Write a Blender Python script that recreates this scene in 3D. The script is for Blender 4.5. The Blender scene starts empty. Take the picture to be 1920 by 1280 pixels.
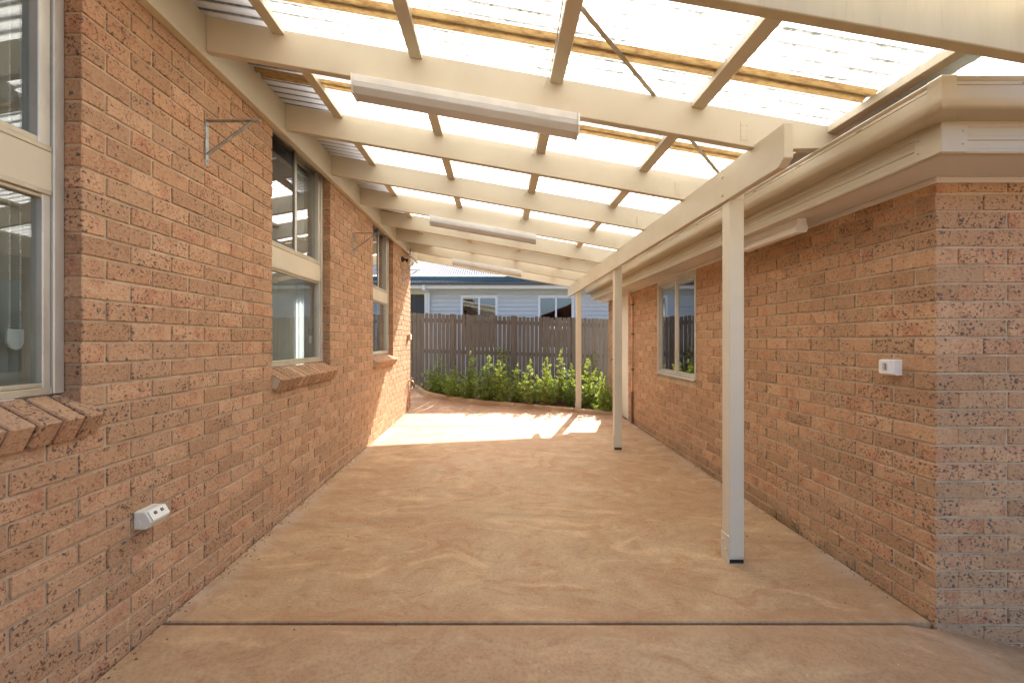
import bpy, bmesh, math, random
from mathutils import Vector, Matrix
random.seed(7)
S = bpy.context.scene
C = S.collection
# ---------------------------------------------------------------- camera, sky, sun, exposure
F, PX0, PY0, CZ = 815.0, 934.0, 637.5, 1.385      # focal length and vanishing point in photo pixels, eye height
cam = bpy.data.cameras.new('camera'); camo = bpy.data.objects.new('camera', cam); C.objects.link(camo)
camo.location = (0, 0, CZ); camo.rotation_euler = (math.pi/2, 0, 0)
cam.sensor_width = 36; cam.lens = 36*F/1920
cam.shift_x = (960-PX0)/1920; cam.shift_y = -(640-PY0)/1920
cam.clip_start = .02; cam.clip_end = 1000
S.camera = camo
SUN = Vector((.395, 1.163, 1.0)).normalized()
W = bpy.data.worlds.new('World'); S.world = W; W.use_nodes = True
wn = W.node_tree.nodes; wl = W.node_tree.links
sky = wn.new('ShaderNodeTexSky'); sky.sky_type = 'NISHITA'; sky.sun_disc = False
sky.sun_elevation = math.asin(SUN.z); sky.sun_rotation = math.atan2(SUN.x, SUN.y)
sky.air_density = .9; sky.dust_density = 4.0; sky.ozone_density = 1.0
wl.new(sky.outputs[0], wn['Background'].inputs[0]); wn['Background'].inputs[1].default_value = .10
sl = bpy.data.lights.new('sun', 'SUN'); sl.energy = 3.8; sl.angle = math.radians(.5); sl.color = (1, .95, .87)
slo = bpy.data.objects.new('sun', sl); C.objects.link(slo); slo.location = (3, 8, 9)
slo.rotation_euler = (-SUN).to_track_quat('-Z', 'Y').to_euler()
S.view_settings.view_transform = 'Standard'; S.view_settings.look = 'None'
S.view_settings.exposure = 2.2; S.view_settings.gamma = 1
S.render.engine = 'CYCLES'
cy = S.cycles
cy.max_bounces = 7; cy.diffuse_bounces = 4; cy.glossy_bounces = 3; cy.transmission_bounces = 5; cy.transparent_max_bounces = 10
cy.use_denoising = True; cy.sample_clamp_indirect = 6; cy.caustics_reflective = False; cy.caustics_refractive = False

def pt(px, py, Y): return Vector(((px-PX0)*Y/F, Y, CZ-(py-PY0)*Y/F))
def PXX(px, Y): return (px-PX0)*Y/F
def PZ(py, Y): return CZ-(py-PY0)*Y/F

# ---------------------------------------------------------------- material helpers
class NT:
    def __init__(s, name):
        s.m = bpy.data.materials.new(name); s.m.use_nodes = True
        s.n = s.m.node_tree.nodes; s.l = s.m.node_tree.links
        s.b = s.n['Principled BSDF']; s.out = s.n['Material Output']
        s.b.inputs['Specular IOR Level'].default_value = .3
    def node(s, t, **kw):
        n = s.n.new('ShaderNode'+t)
        for k, v in kw.items(): setattr(n, k, v)
        return n
    def put(s, sock, v):
        if isinstance(v, bpy.types.NodeSocket): s.l.new(v, sock)
        elif isinstance(v, (tuple, list)): sock.default_value = (*v, 1) if len(v) == 3 and sock.type == 'RGBA' else v
        else: sock.default_value = v
    def math(s, op, a, b=0.0, c=0.0):
        n = s.node('Math', operation=op); s.put(n.inputs[0], a); s.put(n.inputs[1], b); s.put(n.inputs[2], c); return n.outputs[0]
    def vmath(s, op, a, b=(0, 0, 0)):
        n = s.node('VectorMath', operation=op); s.put(n.inputs[0], a); s.put(n.inputs[1], b); return n.outputs[0]
    def mix(s, f, a, b, blend='MIX'):
        n = s.node('Mix', data_type='RGBA', blend_type=blend)
        s.put(n.inputs[0], f); s.put(n.inputs[6], a); s.put(n.inputs[7], b); return n.outputs[2]
    def noise(s, vec, scale, detail=3, rough=.55, dist=0.0):
        n = s.node('TexNoise'); s.put(n.inputs['Vector'], vec); n.inputs['Scale'].default_value = scale
        n.inputs['Detail'].default_value = detail; n.inputs['Roughness'].default_value = rough; n.inputs['Distortion'].default_value = dist
        return n
    def vor(s, vec, scale, rnd=1.0):
        n = s.node('TexVoronoi'); s.put(n.inputs['Vector'], vec); n.inputs['Scale'].default_value = scale
        n.inputs['Randomness'].default_value = rnd; return n
    def ramp(s, f, a, b, lo=0.0, hi=1.0):
        n = s.node('MapRange', interpolation_type='SMOOTHSTEP'); s.put(n.inputs[0], f)
        s.put(n.inputs[1], a); s.put(n.inputs[2], b); s.put(n.inputs[3], lo); s.put(n.inputs[4], hi); return n.outputs[0]
    def pos(s): return s.node('NewGeometry').outputs['Position']
    def sep(s, v):
        n = s.node('SeparateXYZ'); s.put(n.inputs[0], v); return n.outputs
    def comb(s, x, y, z):
        n = s.node('CombineXYZ'); s.put(n.inputs[0], x); s.put(n.inputs[1], y); s.put(n.inputs[2], z); return n.outputs[0]
    def bump(s, h, strength=.3, dist=.01):
        n = s.node('Bump'); s.put(n.inputs['Height'], h); n.inputs['Strength'].default_value = strength
        n.inputs['Distance'].default_value = dist; s.l.new(n.outputs[0], s.b.inputs['Normal']); return n
    def col(s, c): s.put(s.b.inputs['Base Color'], c)
    def rough(s, r): s.put(s.b.inputs['Roughness'], r)

def paint(name, c, rough=.55, metal=0.0, var=.08, scale=3.0, bump=.0, dirt=None, dirtamt=0.0, spec=.3, stretch=None):
    t = NT(name); p = t.pos()
    if stretch: p = t.vmath('MULTIPLY', p, stretch)
    n1 = t.noise(p, scale, 4).outputs[0]
    dark = tuple(x*(1-var) for x in c); light = tuple(min(1, x*(1+var)) for x in c)
    col = t.mix(t.ramp(n1, .3, .7), dark, light)
    if dirt:
        n2 = t.noise(p, scale*4.3, 5, .7).outputs[0]
        col = t.mix(t.ramp(n2, .55, .8, 0, dirtamt), col, dirt)
    t.col(col); t.rough(rough); t.b.inputs['Metallic'].default_value = metal
    t.b.inputs['Specular IOR Level'].default_value = spec
    if bump: t.bump(t.noise(p, 140, 3).outputs[0], bump, .002)
    return t.m

def brick_mat(name, spot, cols, pits=1.0, soot=0.0):
    t = NT(name); p = t.pos()
    oi = t.node('ObjectInfo').outputs['Random']
    at = t.node('Attribute'); at.attribute_name = 'tone'
    r = t.math('FRACT', t.math('ADD', oi, at.outputs['Fac']))
    wn_ = t.node('TexWhiteNoise', noise_dimensions='1D'); t.put(wn_.inputs['W'], r)
    rs = t.sep(wn_.outputs['Color'])
    v = t.vmath('ADD', p, t.comb(t.math('MULTIPLY', r, 31.0), t.math('MULTIPLY', rs[0], 17.0), t.math('MULTIPLY', rs[1], 23.0)))
    a = t.mix(t.ramp(rs[0], .1, .9), cols[0], cols[1])
    big = t.noise(v, 9, 3, .6).outputs[0]
    a = t.mix(t.math('MULTIPLY', t.ramp(big, .45, .72), t.ramp(rs[1], .2, .9)), a, cols[2])       # red flash
    fine = t.noise(v, 70, 4, .65).outputs[0]
    a = t.mix(t.ramp(fine, .35, .75, 0, .45), a, cols[3])
    a = t.mix(t.ramp(fine, .25, .5, .3, 0), a, cols[2])
    # short dark pits torn by the wire cut
    warp = t.noise(v, 45, 2).outputs['Color']
    vp = t.vmath('ADD', v, t.vmath('MULTIPLY', warp, (.022, .022, .012)))
    pn = t.noise(t.vmath('MULTIPLY', vp, (1, 1, 1.25)), 78, 3, .72).outputs[0]
    area = t.ramp(t.noise(v, 16, 2).outputs[0], .3, .65, .045, -.02)
    pits_ = t.math('MULTIPLY', t.ramp(t.math('SUBTRACT', pn, area), .552, .615), t.math('MULTIPLY', t.ramp(rs[2], 0, 1, .55, 1.0), pits))
    a = t.mix(pits_, a, (.105, .052, .033))
    # grey iron spots, denser on some bricks
    gv = t.vor(t.vmath('ADD', v, t.vmath('MULTIPLY', warp, (.035, .035, .035))), 46)
    dens = t.math('ADD', t.math('MULTIPLY', rs[2], .35), t.ramp(t.noise(v, 14, 2).outputs[0], .4, .7, -.1, .3))
    gs = t.math('LESS_THAN', t.sep(gv.outputs['Color'])[2], t.math('MULTIPLY', dens, spot))
    g = t.math('MULTIPLY', t.ramp(gv.outputs['Distance'], .22, .40, 1, 0), gs)
    a = t.mix(t.math('MULTIPLY', g, .88), a, (.095, .082, .078))
    # occasional white efflorescence runs
    ef = t.noise(t.vmath('MULTIPLY', p, (26, 26, 3.5)), 1, 3).outputs[0]
    a = t.mix(t.ramp(ef, .71, .78, 0, .7), a, (.72, .66, .57))
    if soot:      # green-brown algae on the lowest courses
        z = t.sep(p)[2]
        a = t.mix(t.math('MULTIPLY', t.math('MULTIPLY', t.ramp(z, .06, .24, soot, 0), t.math('GREATER_THAN', t.sep(p)[1], 2.3)), t.ramp(t.noise(p, 3, 3).outputs[0], .35, .6)), a, (.20, .145, .07))
    tone = t.ramp(rs[1], 0, 1, .86, 1.10)
    a = t.mix(1.0, a, t.comb(tone, tone, tone), 'MULTIPLY')
    t.col(a); t.rough(.88); t.b.inputs['Specular IOR Level'].default_value = .15
    t.bump(t.noise(v, 52, 4, .65).outputs[0], .8, .006)
    return t.m

def concrete(name, c0, c1, c2, bands=(), pale=0.0):
    t = NT(name); p = t.pos()
    w = t.noise(p, 1.1, 3).outputs['Color']
    q = t.vmath('ADD', p, t.vmath('MULTIPLY', w, (.9, .55, 0)))
    q = t.vmath('MULTIPLY', q, (.75, 1.25, 1))
    n1 = t.noise(q, 1.3, 4, .6, 1.2).outputs[0]
    n2 = t.noise(q, 4.2, 5, .62, 1.6).outputs[0]
    n3 = t.noise(p, 60, 4, .7).outputs[0]
    # overlapping float-trowel sweeps
    sw = t.noise(t.vmath('MULTIPLY', t.vmath('ADD', p, t.vmath('MULTIPLY', t.noise(p, .8, 2).outputs['Color'], (1.6, .9, 0))), (1.5, 3.4, 1)), 1.15, 5, .58, 1.4).outputs[0]
    a = t.mix(t.ramp(n1, .38, .60), c0, c1)
    a = t.mix(t.ramp(n2, .48, .70, 0, .85), a, c2)
    a = t.mix(t.ramp(sw, .52, .68, 0, .62), a, tuple(min(1, x*1.28) for x in c1))
    a = t.mix(t.ramp(sw, .28, .46, .5, 0), a, tuple(x*.74 for x in c0))
    n4 = t.noise(p, 11, 5, .75).outputs[0]
    a = t.mix(t.ramp(n4, .40, .58, .14, 0), a, tuple(x*.62 for x in c2))
    a = t.mix(t.ramp(n4, .58, .75, 0, .14), a, tuple(min(1, x*1.35) for x in c1))
    a = t.mix(t.ramp(n3, .3, .6, .30, 0), a, (.12, .07, .045))
    sv = t.vor(p, 38); a = t.mix(t.math('MULTIPLY', t.ramp(sv.outputs['Distance'], .05, .11, 1, 0), t.math('GREATER_THAN', t.sep(sv.outputs['Color'])[0], .93)), a, (.75, .70, .62))
    xyz = t.sep(p)
    h = t.noise(t.vmath('MULTIPLY', p, (.6, 1.4, 1)), 24, 5, .75).outputs[0]
    for (y0, y1) in bands:       # smooth trowelled border beside the joints
        m = t.math('MULTIPLY', t.math('GREATER_THAN', xyz[1], y0), t.math('LESS_THAN', xyz[1], y1))
        a = t.mix(t.math('MULTIPLY', m, .35), a, tuple(.5*(x+y) for x, y in zip(c0, c2)))
        h = t.math('SUBTRACT', h, t.math('MULTIPLY', m, .25))
    if pale:
        e = t.noise(p, 2.2, 4, .7).outputs[0]
        d = t.math('MINIMUM', t.math('ABSOLUTE', t.math('SUBTRACT', xyz[0], -1.62)), t.math('ABSOLUTE', t.math('SUBTRACT', xyz[0], 2.09)))
        a = t.mix(t.math('MULTIPLY', t.ramp(d, .0, .22, pale, 0), t.ramp(e, .35, .65)), a, (.50, .42, .34))
    t.col(a); t.rough(t.ramp(n2, .3, .7, .62, .8)); t.b.inputs['Specular IOR Level'].default_value = .25
    t.bump(h, .35, .006)
    return t.m

def glass_mat(name, tint=(.86, .9, .9), boost=1.6):
    t = NT(name); t.n.remove(t.b)
    lw = t.node('LayerWeight'); lw.inputs[0].default_value = .5
    f = t.math('MULTIPLY_ADD', t.math('POWER', lw.outputs['Facing'], 5.0), .96, .042)
    f = t.math('MINIMUM', t.math('MULTIPLY', f, boost), .95)
    tr = t.node('BsdfTransparent'); tr.inputs[0].default_value = (*tint, 1)
    gl = t.node('BsdfGlossy'); gl.inputs['Roughness'].default_value = .004; gl.inputs[0].default_value = (.97, .98, 1, 1)
    wav = t.node('Bump'); wav.inputs['Strength'].default_value = .02; wav.inputs['Distance'].default_value = .02
    t.put(wav.inputs['Height'], t.noise(t.pos(), 2.5, 1).outputs[0]); t.l.new(wav.outputs[0], gl.inputs['Normal'])
    mx = t.node('MixShader'); t.put(mx.inputs[0], f); t.l.new(tr.outputs[0], mx.inputs[1]); t.l.new(gl.outputs[0], mx.inputs[2])
    t.l.new(mx.outputs[0], t.out.inputs[0]); return t.m

def translucent(name, c, tr=.6, gloss=.08, dirt=None, noise_scale=6):
    t = NT(name); t.n.remove(t.b); p = t.pos()
    n = t.noise(p, noise_scale, 4, .65).outputs[0]
    col = t.mix(t.ramp(n, .3, .75, 0, .5), c, tuple(x*.9 for x in c))
    if dirt: col = dirt(t, p, col)
    d = t.node('BsdfDiffuse'); t.put(d.inputs[0], col)
    l = t.node('BsdfTranslucent'); t.put(l.inputs[0], col)
    g = t.node('BsdfGlossy'); g.inputs['Roughness'].default_value = .3
    m1 = t.node('MixShader'); m1.inputs[0].default_value = tr; t.l.new(d.outputs[0], m1.inputs[1]); t.l.new(l.outputs[0], m1.inputs[2])
    m2 = t.node('MixShader'); m2.inputs[0].default_value = gloss; t.l.new(m1.outputs[0], m2.inputs[1]); t.l.new(g.outputs[0], m2.inputs[2])
    t.l.new(m2.outputs[0], t.out.inputs[0]); return t.m

LAP0, LAPW, CORR = 1.305, .765, .0765
def poly_dirt_rib_shade(t, p, col):  # trough grime, widened and darkened to paint in the shading of the corrugations
    xyz = t.sep(p)
    ph = t.math('FRACT', t.math('DIVIDE', t.math('SUBTRACT', xyz[1], LAP0-.02), CORR))
    d = t.math('ABSOLUTE', t.math('SUBTRACT', ph, .5))
    n = t.noise(t.vmath('MULTIPLY', p, (1, 1, 1)), 34, 4, .75).outputs[0]
    line = t.math('MULTIPLY', t.ramp(d, .08, .22, 1, 0), t.ramp(n, .46, .60, .84, 1))
    big = t.ramp(t.noise(p, 3, 3).outputs[0], .35, .65, .8, 1)
    return t.mix(t.math('MULTIPLY', t.math('MULTIPLY', line, big), .99), col, (.05, .048, .03))
def lap_dirt(t, p, col):
    n = t.noise(t.vmath('MULTIPLY', p, (1, 3, 1)), 16, 5, .7).outputs[0]
    return t.mix(t.ramp(n, .38, .70), col, (.26, .15, .065))
def leaf_mat(name, a, b):
    t = NT(name); t.n.remove(t.b); p = t.pos()
    n = t.noise(p, 14, 2).outputs[0]
    col = t.mix(t.ramp(n, .35, .65), a, b)
    d = t.node('BsdfDiffuse'); t.put(d.inputs[0], col)
    l = t.node('BsdfTranslucent'); t.put(l.inputs[0], t.mix(.35, col, (.38, .45, .05)))
    g = t.node('BsdfGlossy'); g.inputs['Roughness'].default_value = .35
    m1 = t.node('MixShader'); m1.inputs[0].default_value = .5; t.l.new(d.outputs[0], m1.inputs[1]); t.l.new(l.outputs[0], m1.inputs[2])
    m2 = t.node('MixShader'); m2.inputs[0].default_value = .07; t.l.new(m1.outputs[0], m2.inputs[1]); t.l.new(g.outputs[0], m2.inputs[2])
    t.l.new(m2.outputs[0], t.out.inputs[0]); return t.m

M = {}
M['brick_l'] = brick_mat('orange_brick', .85, ((.49, .30, .176), (.44, .25, .138), (.37, .16, .09), (.56, .395, .255)), 1.0)
M['brick_r'] = brick_mat('speckled_brick', 2.1, ((.51, .315, .178), (.46, .265, .144), (.39, .17, .092), (.58, .41, .258)), .9, soot=.5)
M['mortar'] = paint('mortar', (.47, .35, .23), .95, var=.18, scale=9, bump=.6)
M['mortar_r'] = paint('pale_mortar', (.48, .38, .26), .95, var=.15, scale=9, bump=.6)
M['slab'] = concrete('tan_concrete', (.425, .262, .134), (.475, .318, .172), (.405, .212, .102), ((2.10, 2.185), (6.43, 6.52)), .55)
M['apron'] = concrete('apron_concrete', (.425, .262, .140), (.47, .312, .174), (.395, .22, .115), ((1.995, 2.085),), .2)
M['path'] = concrete('red_concrete', (.41, .235, .14), (.46, .295, .185), (.35, .18, .10), ((6.535, 6.62),), .2)
M['cream'] = paint('cream_paint', (.57, .51, .385), .5, var=.04, scale=2.5, dirt=(.40, .32, .21), dirtamt=.2, bump=.15)
M['cream_post'] = paint('cream_post_paint', (.64, .585, .465), .5, var=.03, scale=2.5, dirt=(.5, .42, .3), dirtamt=.15, bump=.1)
M['stained'] = paint('stained_cream_paint', (.50, .44, .295), .5, var=.07, scale=2.0, dirt=(.36, .28, .16), dirtamt=.5, bump=.15, stretch=(6, 6, .8))
M['soffit'] = paint('soffit_paint', (.62, .58, .54), .7, var=.03, scale=1.5)
M['white'] = paint('white_paint', (.78, .77, .74), .5, var=.04)
M['gutter'] = paint('cream_metal', (.45, .385, .275), .32, var=.05, scale=2, spec=.5, dirt=(.4, .31, .2), dirtamt=.2)
M['fascia'] = paint('fascia_metal', (.49, .43, .32), .35, var=.04, scale=2, spec=.5)
M['alu'] = paint('weathered_aluminium', (.60, .57, .49), .42, metal=.55, var=.12, scale=5, dirt=(.36, .31, .22), dirtamt=.4, stretch=(1, 1, .4))
M['alu_dark'] = paint('dark_aluminium', (.10, .11, .11), .4, metal=.4, var=.1)
M['beige_alu'] = paint('beige_frame', (.50, .44, .32), .45, metal=.25, var=.12, scale=4, dirt=(.3, .22, .12), dirtamt=.5)
M['panel'] = paint('spandrel_panel', (.60, .53, .39), .6, var=.05, scale=3)
M['glass'] = glass_mat('window_glass')
M['glass_dark'] = glass_mat('tinted_window_glass', (.38, .44, .52), 3.2)
M['plaster'] = paint('room_plaster', (.74, .69, .57), .8, var=.04)
M['room_floor'] = paint('room_floor', (.45, .40, .33), .6)
M['blind'] = translucent('blind_fabric', (.74, .70, .58), .35, .02)
M['curtain'] = translucent('sheer_curtain', (.88, .88, .86), .7, .0)
M['plastic'] = paint('ivory_plastic', (.74, .73, .64), .4, var=.03, spec=.4)
M['plastic_white'] = paint('white_plastic', (.80, .79, .76), .35, var=.03, spec=.4)
M['plastic_grey'] = paint('grey_plastic', (.24, .24, .23), .35, var=.05, spec=.5)
M['black'] = paint('black_plastic', (.02, .02, .022), .5, var=.2)
M['galv'] = paint('galvanised_steel', (.30, .32, .31), .45, metal=.6, var=.2, scale=30)
M['lightbody'] = paint('light_body', (.74, .74, .71), .45, var=.07, scale=8, dirt=(.4, .38, .32), dirtamt=.3)
M['diffuser'] = translucent('prismatic_diffuser', (.72, .72, .70), .40, .10)
M['copper'] = paint('copper_pipe', (.80, .46, .31), .3, metal=.7, var=.12, scale=6)
M['conduit'] = paint('brown_conduit', (.22, .12, .09), .6, var=.1)
M['poly'] = translucent('opal_roof_sheet', (.92, .91, .86), .86, .02, dirt=poly_dirt_rib_shade)
M['lap'] = translucent('yellowed_lap', (.48, .34, .15), .26, .03, dirt=lap_dirt)
M['teal'] = paint('teal_flashing', (.46, .68, .76), .45, var=.2, scale=7)
M['teal_dark'] = paint('teal_fascia', (.05, .11, .145), .45, var=.08)
M['fence'] = paint('charcoal_fence_paint', (.125, .107, .096), .75, var=.16, scale=5, bump=.5, stretch=(8, 8, .7), dirt=(.17, .15, .135), dirtamt=.5)
M['board'] = paint('pale_blue_weatherboard', (.50, .54, .575), .6, var=.03)
M['trim'] = paint('trim_white', (.74, .77, .80), .5, var=.02)
M['roofwhite'] = paint('pale_roof_steel', (.26, .26, .275), .9, var=.04, spec=.05)
M['dark_gutter'] = paint('dark_gutter', (.10, .11, .12), .4, var=.1)
M['shutter'] = paint('dark_shutter', (.045, .05, .055), .5, var=.1)
M['cream_boards'] = paint('cream_wall', (.62, .60, .53), .6, var=.03)
M['kerb'] = concrete('kerb_concrete', (.42, .29, .17), (.47, .34, .21), (.36, .22, .12))
M['mulch'] = paint('bark_mulch', (.15, .065, .032), .95, var=.55, scale=22)
M['soil'] = paint('bed_soil', (.11, .052, .028), .95, var=.4, scale=14, bump=1)
M['ground'] = paint('bare_ground', (.24, .17, .11), .95, var=.2, scale=2)
M['grass'] = paint('lawn', (.07, .11, .03), .95, var=.3, scale=5)
M['stem'] = paint('shrub_stem', (.20, .13, .06), .8, var=.2)
M['leafA'] = leaf_mat('yellow_green_leaves', (.17, .26, .03), (.35, .42, .07))
M['leafB'] = leaf_mat('mid_green_leaves', (.11, .195, .025), (.25, .34, .05))
M['leafC'] = leaf_mat('olive_leaves', (.14, .19, .04), (.25, .30, .06))
M['weed'] = leaf_mat('weed_blades', (.06, .15, .02), (.12, .24, .03))
M['roof_tile'] = paint('roof_tiles', (.28, .13, .08), .8, var=.2)
M['door'] = paint('door_paint', (.78, .72, .60), .5, var=.03)
M['bulb'] = paint('lamp_glass', (.70, .70, .66), .12, var=.05, spec=.6)
M['strap'] = paint('steel_strap', (.50, .47, .38), .4, metal=.5, var=.15, scale=12)
M['brass'] = paint('tap_brass', (.50, .34, .16), .35, metal=.8, var=.15)

# ---------------------------------------------------------------- mesh helpers
WL = {}
class MB:
    def __init__(s): s.v = []; s.f = []
    def add(s, vs, fs):
        k = len(s.v); s.v += [Vector(v) for v in vs]; s.f += [tuple(i+k for i in f) for f in fs]; return s
    def box(s, x0, x1, y0, y1, z0, z1):
        if x0 > x1: x0, x1 = x1, x0
        return s.add([(x0, y0, z0), (x1, y0, z0), (x1, y1, z0), (x0, y1, z0), (x0, y0, z1), (x1, y0, z1), (x1, y1, z1), (x0, y1, z1)],
              [(3, 2, 1, 0), (4, 5, 6, 7), (0, 1, 5, 4), (1, 2, 6, 5), (2, 3, 7, 6), (3, 0, 4, 7)])
    def prism(s, prof, a, b):           # prof: list of points -> lambda t gives 3D; a,b functions
        n = len(prof); A = [a(p) for p in prof]; B = [b(p) for p in prof]
        return s.add(A+B, [tuple(range(n))[::-1], tuple(range(n, 2*n))]+[(i, (i+1) % n, n+(i+1) % n, n+i) for i in range(n)])
    def prism_y(s, prof, y0, y1): return s.prism(prof, lambda p: (p[0], y0, p[1]), lambda p: (p[0], y1, p[1]))
    def prism_x(s, prof, x0, x1): return s.prism(prof, lambda p: (x0, p[0], p[1]), lambda p: (x1, p[0], p[1]))
    def tube(s, path, r, n=8):
        path = [Vector(p) for p in path]; rings = []
        for i, p in enumerate(path):
            d = (path[min(i+1, len(path)-1)]-path[max(i-1, 0)]).normalized()
            u = d.orthogonal().normalized() if i == 0 else (u-d*u.dot(d)).normalized()
            w = d.cross(u); rr = r[i] if isinstance(r, (list, tuple)) else r
            rings.append([p+(u*math.cos(2*math.pi*k/n)+w*math.sin(2*math.pi*k/n))*rr for k in range(n)])
        vs = [v for q in rings for v in q]; m = len(path)
        fs = [(i*n+k, i*n+(k+1) % n, (i+1)*n+(k+1) % n, (i+1)*n+k) for i in range(m-1) for k in range(n)]
        fs += [tuple(range(n))[::-1], tuple((m-1)*n+k for k in range(n))]
        return s.add(vs, fs)
    def bar(s, a, b, w, h, up=(0, 0, 1)):
        a, b = Vector(a), Vector(b); d = (b-a).normalized(); r = d.cross(Vector(up)).normalized(); u = r.cross(d)
        q = [r*(i*w/2)+u*(j*h/2) for i, j in ((-1, -1), (1, -1), (1, 1), (-1, 1))]
        return s.add([a+x for x in q]+[b+x for x in q], [(3, 2, 1, 0), (4, 5, 6, 7)]+[(i, (i+1) % 4, 4+(i+1) % 4, 4+i) for i in range(4)])
    def lathe(s, prof, o, ax, n=14):     # prof (r, t) along axis
        o = Vector(o); ax = Vector(ax).normalized(); u = ax.orthogonal().normalized(); w = ax.cross(u)
        vs = [o+ax*t+(u*math.cos(2*math.pi*k/n)+w*math.sin(2*math.pi*k/n))*r for r, t in prof for k in range(n)]; m = len(prof)
        return s.add(vs, [(i*n+k, i*n+(k+1) % n, (i+1)*n+(k+1) % n, (i+1)*n+k) for i in range(m-1) for k in range(n)]+[tuple(range(n))[::-1], tuple((m-1)*n+k for k in range(n))])
    def build(s, name, m, parent=None, bevel=0.0, smooth=False, seg=1):
        lo = Vector([min(v[i] for v in s.v) for i in range(3)]); hi = Vector([max(v[i] for v in s.v) for i in range(3)])
        c = (lo+hi)/2; c.z = lo.z
        me = bpy.data.meshes.new(name); me.from_pydata([v-c for v in s.v], [], s.f)
        bm = bmesh.new(); bm.from_mesh(me); bmesh.ops.recalc_face_normals(bm, faces=bm.faces)
        if bevel:
            eds = [e for e in bm.edges if len(e.link_faces) == 2 and e.calc_face_angle(0) > .6]
            bmesh.ops.bevel(bm, geom=eds, offset=bevel, segments=seg, affect='EDGES', clamp_overlap=True)
        bm.to_mesh(me); bm.free()
        me.materials.append(m)
        if smooth:
            me.polygons.foreach_set('use_smooth', [True]*len(me.polygons)); me.set_sharp_from_angle(angle=.7)
        return link(bpy.data.objects.new(name, me), c, parent)
def link(o, loc, parent=None):
    C.objects.link(o); o.location = loc; WL[o.name] = Vector(loc)
    if parent:
        o.parent = parent; o.matrix_parent_inverse = Matrix.Translation(-WL[parent.name])
    return o
def tag(o, label, cat, group=None):
    o['label'] = label; o['category'] = cat
    if group: o['group'] = group
    return o
def struct(o): o['kind'] = 'structure'; return o
def thing(name, label, cat, loc=(0, 0, 0), group=None):
    o = bpy.data.objects.new(name, None); o.empty_display_size = .1; link(o, Vector(loc)); return tag(o, label, cat, group)
def part_label(o, l): o['label'] = l; return o
def bx(name, m, parent, x0, x1, y0, y1, z0, z1, bevel=0.0): return MB().box(x0, x1, y0, y1, z0, z1).build(name, m, parent, bevel)

# ---------------------------------------------------------------- ground and slabs
def rise(x): return .19-.028*(x+1.9)
def sm(t): t = max(0, min(1, t)); return t*t*(3-2*t)
def g(x, y):
    z = .0141*y
    if y > 7.6: z += max(0.03, min(.25, rise(x)))*sm((y-7.6)/2.1)
    if y < 2.09:
        z -= .004
        if x > 2.0: z -= .22*(x-2.0)*(1 if x < 2.6 else .6/(x-2.0))
    return z
def ground_hit(px, py, off=0.0):
    y = 3.0
    while y < 12:
        if PZ(py, y) <= g(PXX(px, y), y)+off: break
        y += .005
    return Vector((PXX(px, y), y, g(PXX(px, y), y)+off))
def slab(name, x0, x1, y0, y1, nx, ny, m, thick=.12, edge=.006):
    mb = MB(); vs = []
    xs = [x0, x0+edge]+[x0+(x1-x0)*i/nx for i in range(1, nx)]+[x1-edge, x1]
    ys = [y0, y0+edge]+[y0+(y1-y0)*i/ny for i in range(1, ny)]+[y1-edge, y1]
    for j, y in enumerate(ys):
        for i, x in enumerate(xs):
            e = (i in (0, len(xs)-1)) or (j in (0, len(ys)-1))
            vs.append((x, y, g(x, y)-(edge if e else 0)))
    n = len(xs); fs = [(j*n+i, j*n+i+1, (j+1)*n+i+1, (j+1)*n+i) for j in range(len(ys)-1) for i in range(n-1)]
    mb.add(vs, fs)
    loop = [i for i in range(n)]+[j*n+n-1 for j in range(1, len(ys))]+[(len(ys)-1)*n+i for i in range(n-2, -1, -1)]+[j*n for j in range(len(ys)-2, 0, -1)]
    mb.add([vs[i] for i in loop]+[(vs[i][0], vs[i][1], vs[i][2]-thick) for i in loop],
           [(k, (k+1) % len(loop), len(loop)+(k+1) % len(loop), len(loop)+k) for k in range(len(loop))])
    return struct(mb.build(name, m, smooth=True))
slab('patio_slab', -1.615, 2.086, 2.097, 6.52, 6, 8, M['slab'])
slab('apron_slab', -1.615, 13.0, -14.0, 2.082, 90, 12, M['apron'])  # front apron; its reach behind the camera is added to bounce sunlight forward
slab('path_slab', -4.2, 2.086, 6.532, 9.95, 30, 24, M['path'])
struct(bx('ground', M['ground'], None, -200, 200, -200, 200, -.6, -.14))
struct(bx('lawn', M['grass'], None, -60, 60, 9.78, 60, -.3, .05))

# ---------------------------------------------------------------- brick walls
CO, BL, BH, JT = .086, .23, .076, .010
def brick_mesh(name, dx, dy, dz, seed, m):
    rnd = random.Random(seed); bm = bmesh.new()
    bmesh.ops.create_cube(bm, size=1)
    for v in bm.verts: v.co = Vector((v.co.x*dx, v.co.y*dy, v.co.z*dz))
    bmesh.ops.bevel(bm, geom=list(bm.edges), offset=.0035, segments=1, affect='EDGES')
    for v in bm.verts: v.co += Vector((rnd.uniform(-1, 1), rnd.uniform(-1, 1), rnd.uniform(-1, 1)))*.0013
    me = bpy.data.meshes.new(name); bm.to_mesh(me); bm.free(); me.materials.append(m); return me
BM = {}
def get_brick(dims, m, var):
    k = (tuple(round(d, 3) for d in dims), m.name, var)
    if k not in BM: BM[k] = brick_mesh('brick', *dims, hash(k[0]) % 1000+var, m)
    return BM[k]
def screen_size(c, axis):
    if c.y < .3: return 0
    px, py = PX0+F*c.x/c.y, PY0-F*(c.z-CZ)/c.y
    if not (-30 < px < 1950 and -30 < py < 1310): return 0
    a = F*F/(c.y*c.y)
    return a*abs(c.x)/c.y if axis == 'y' else a
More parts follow.
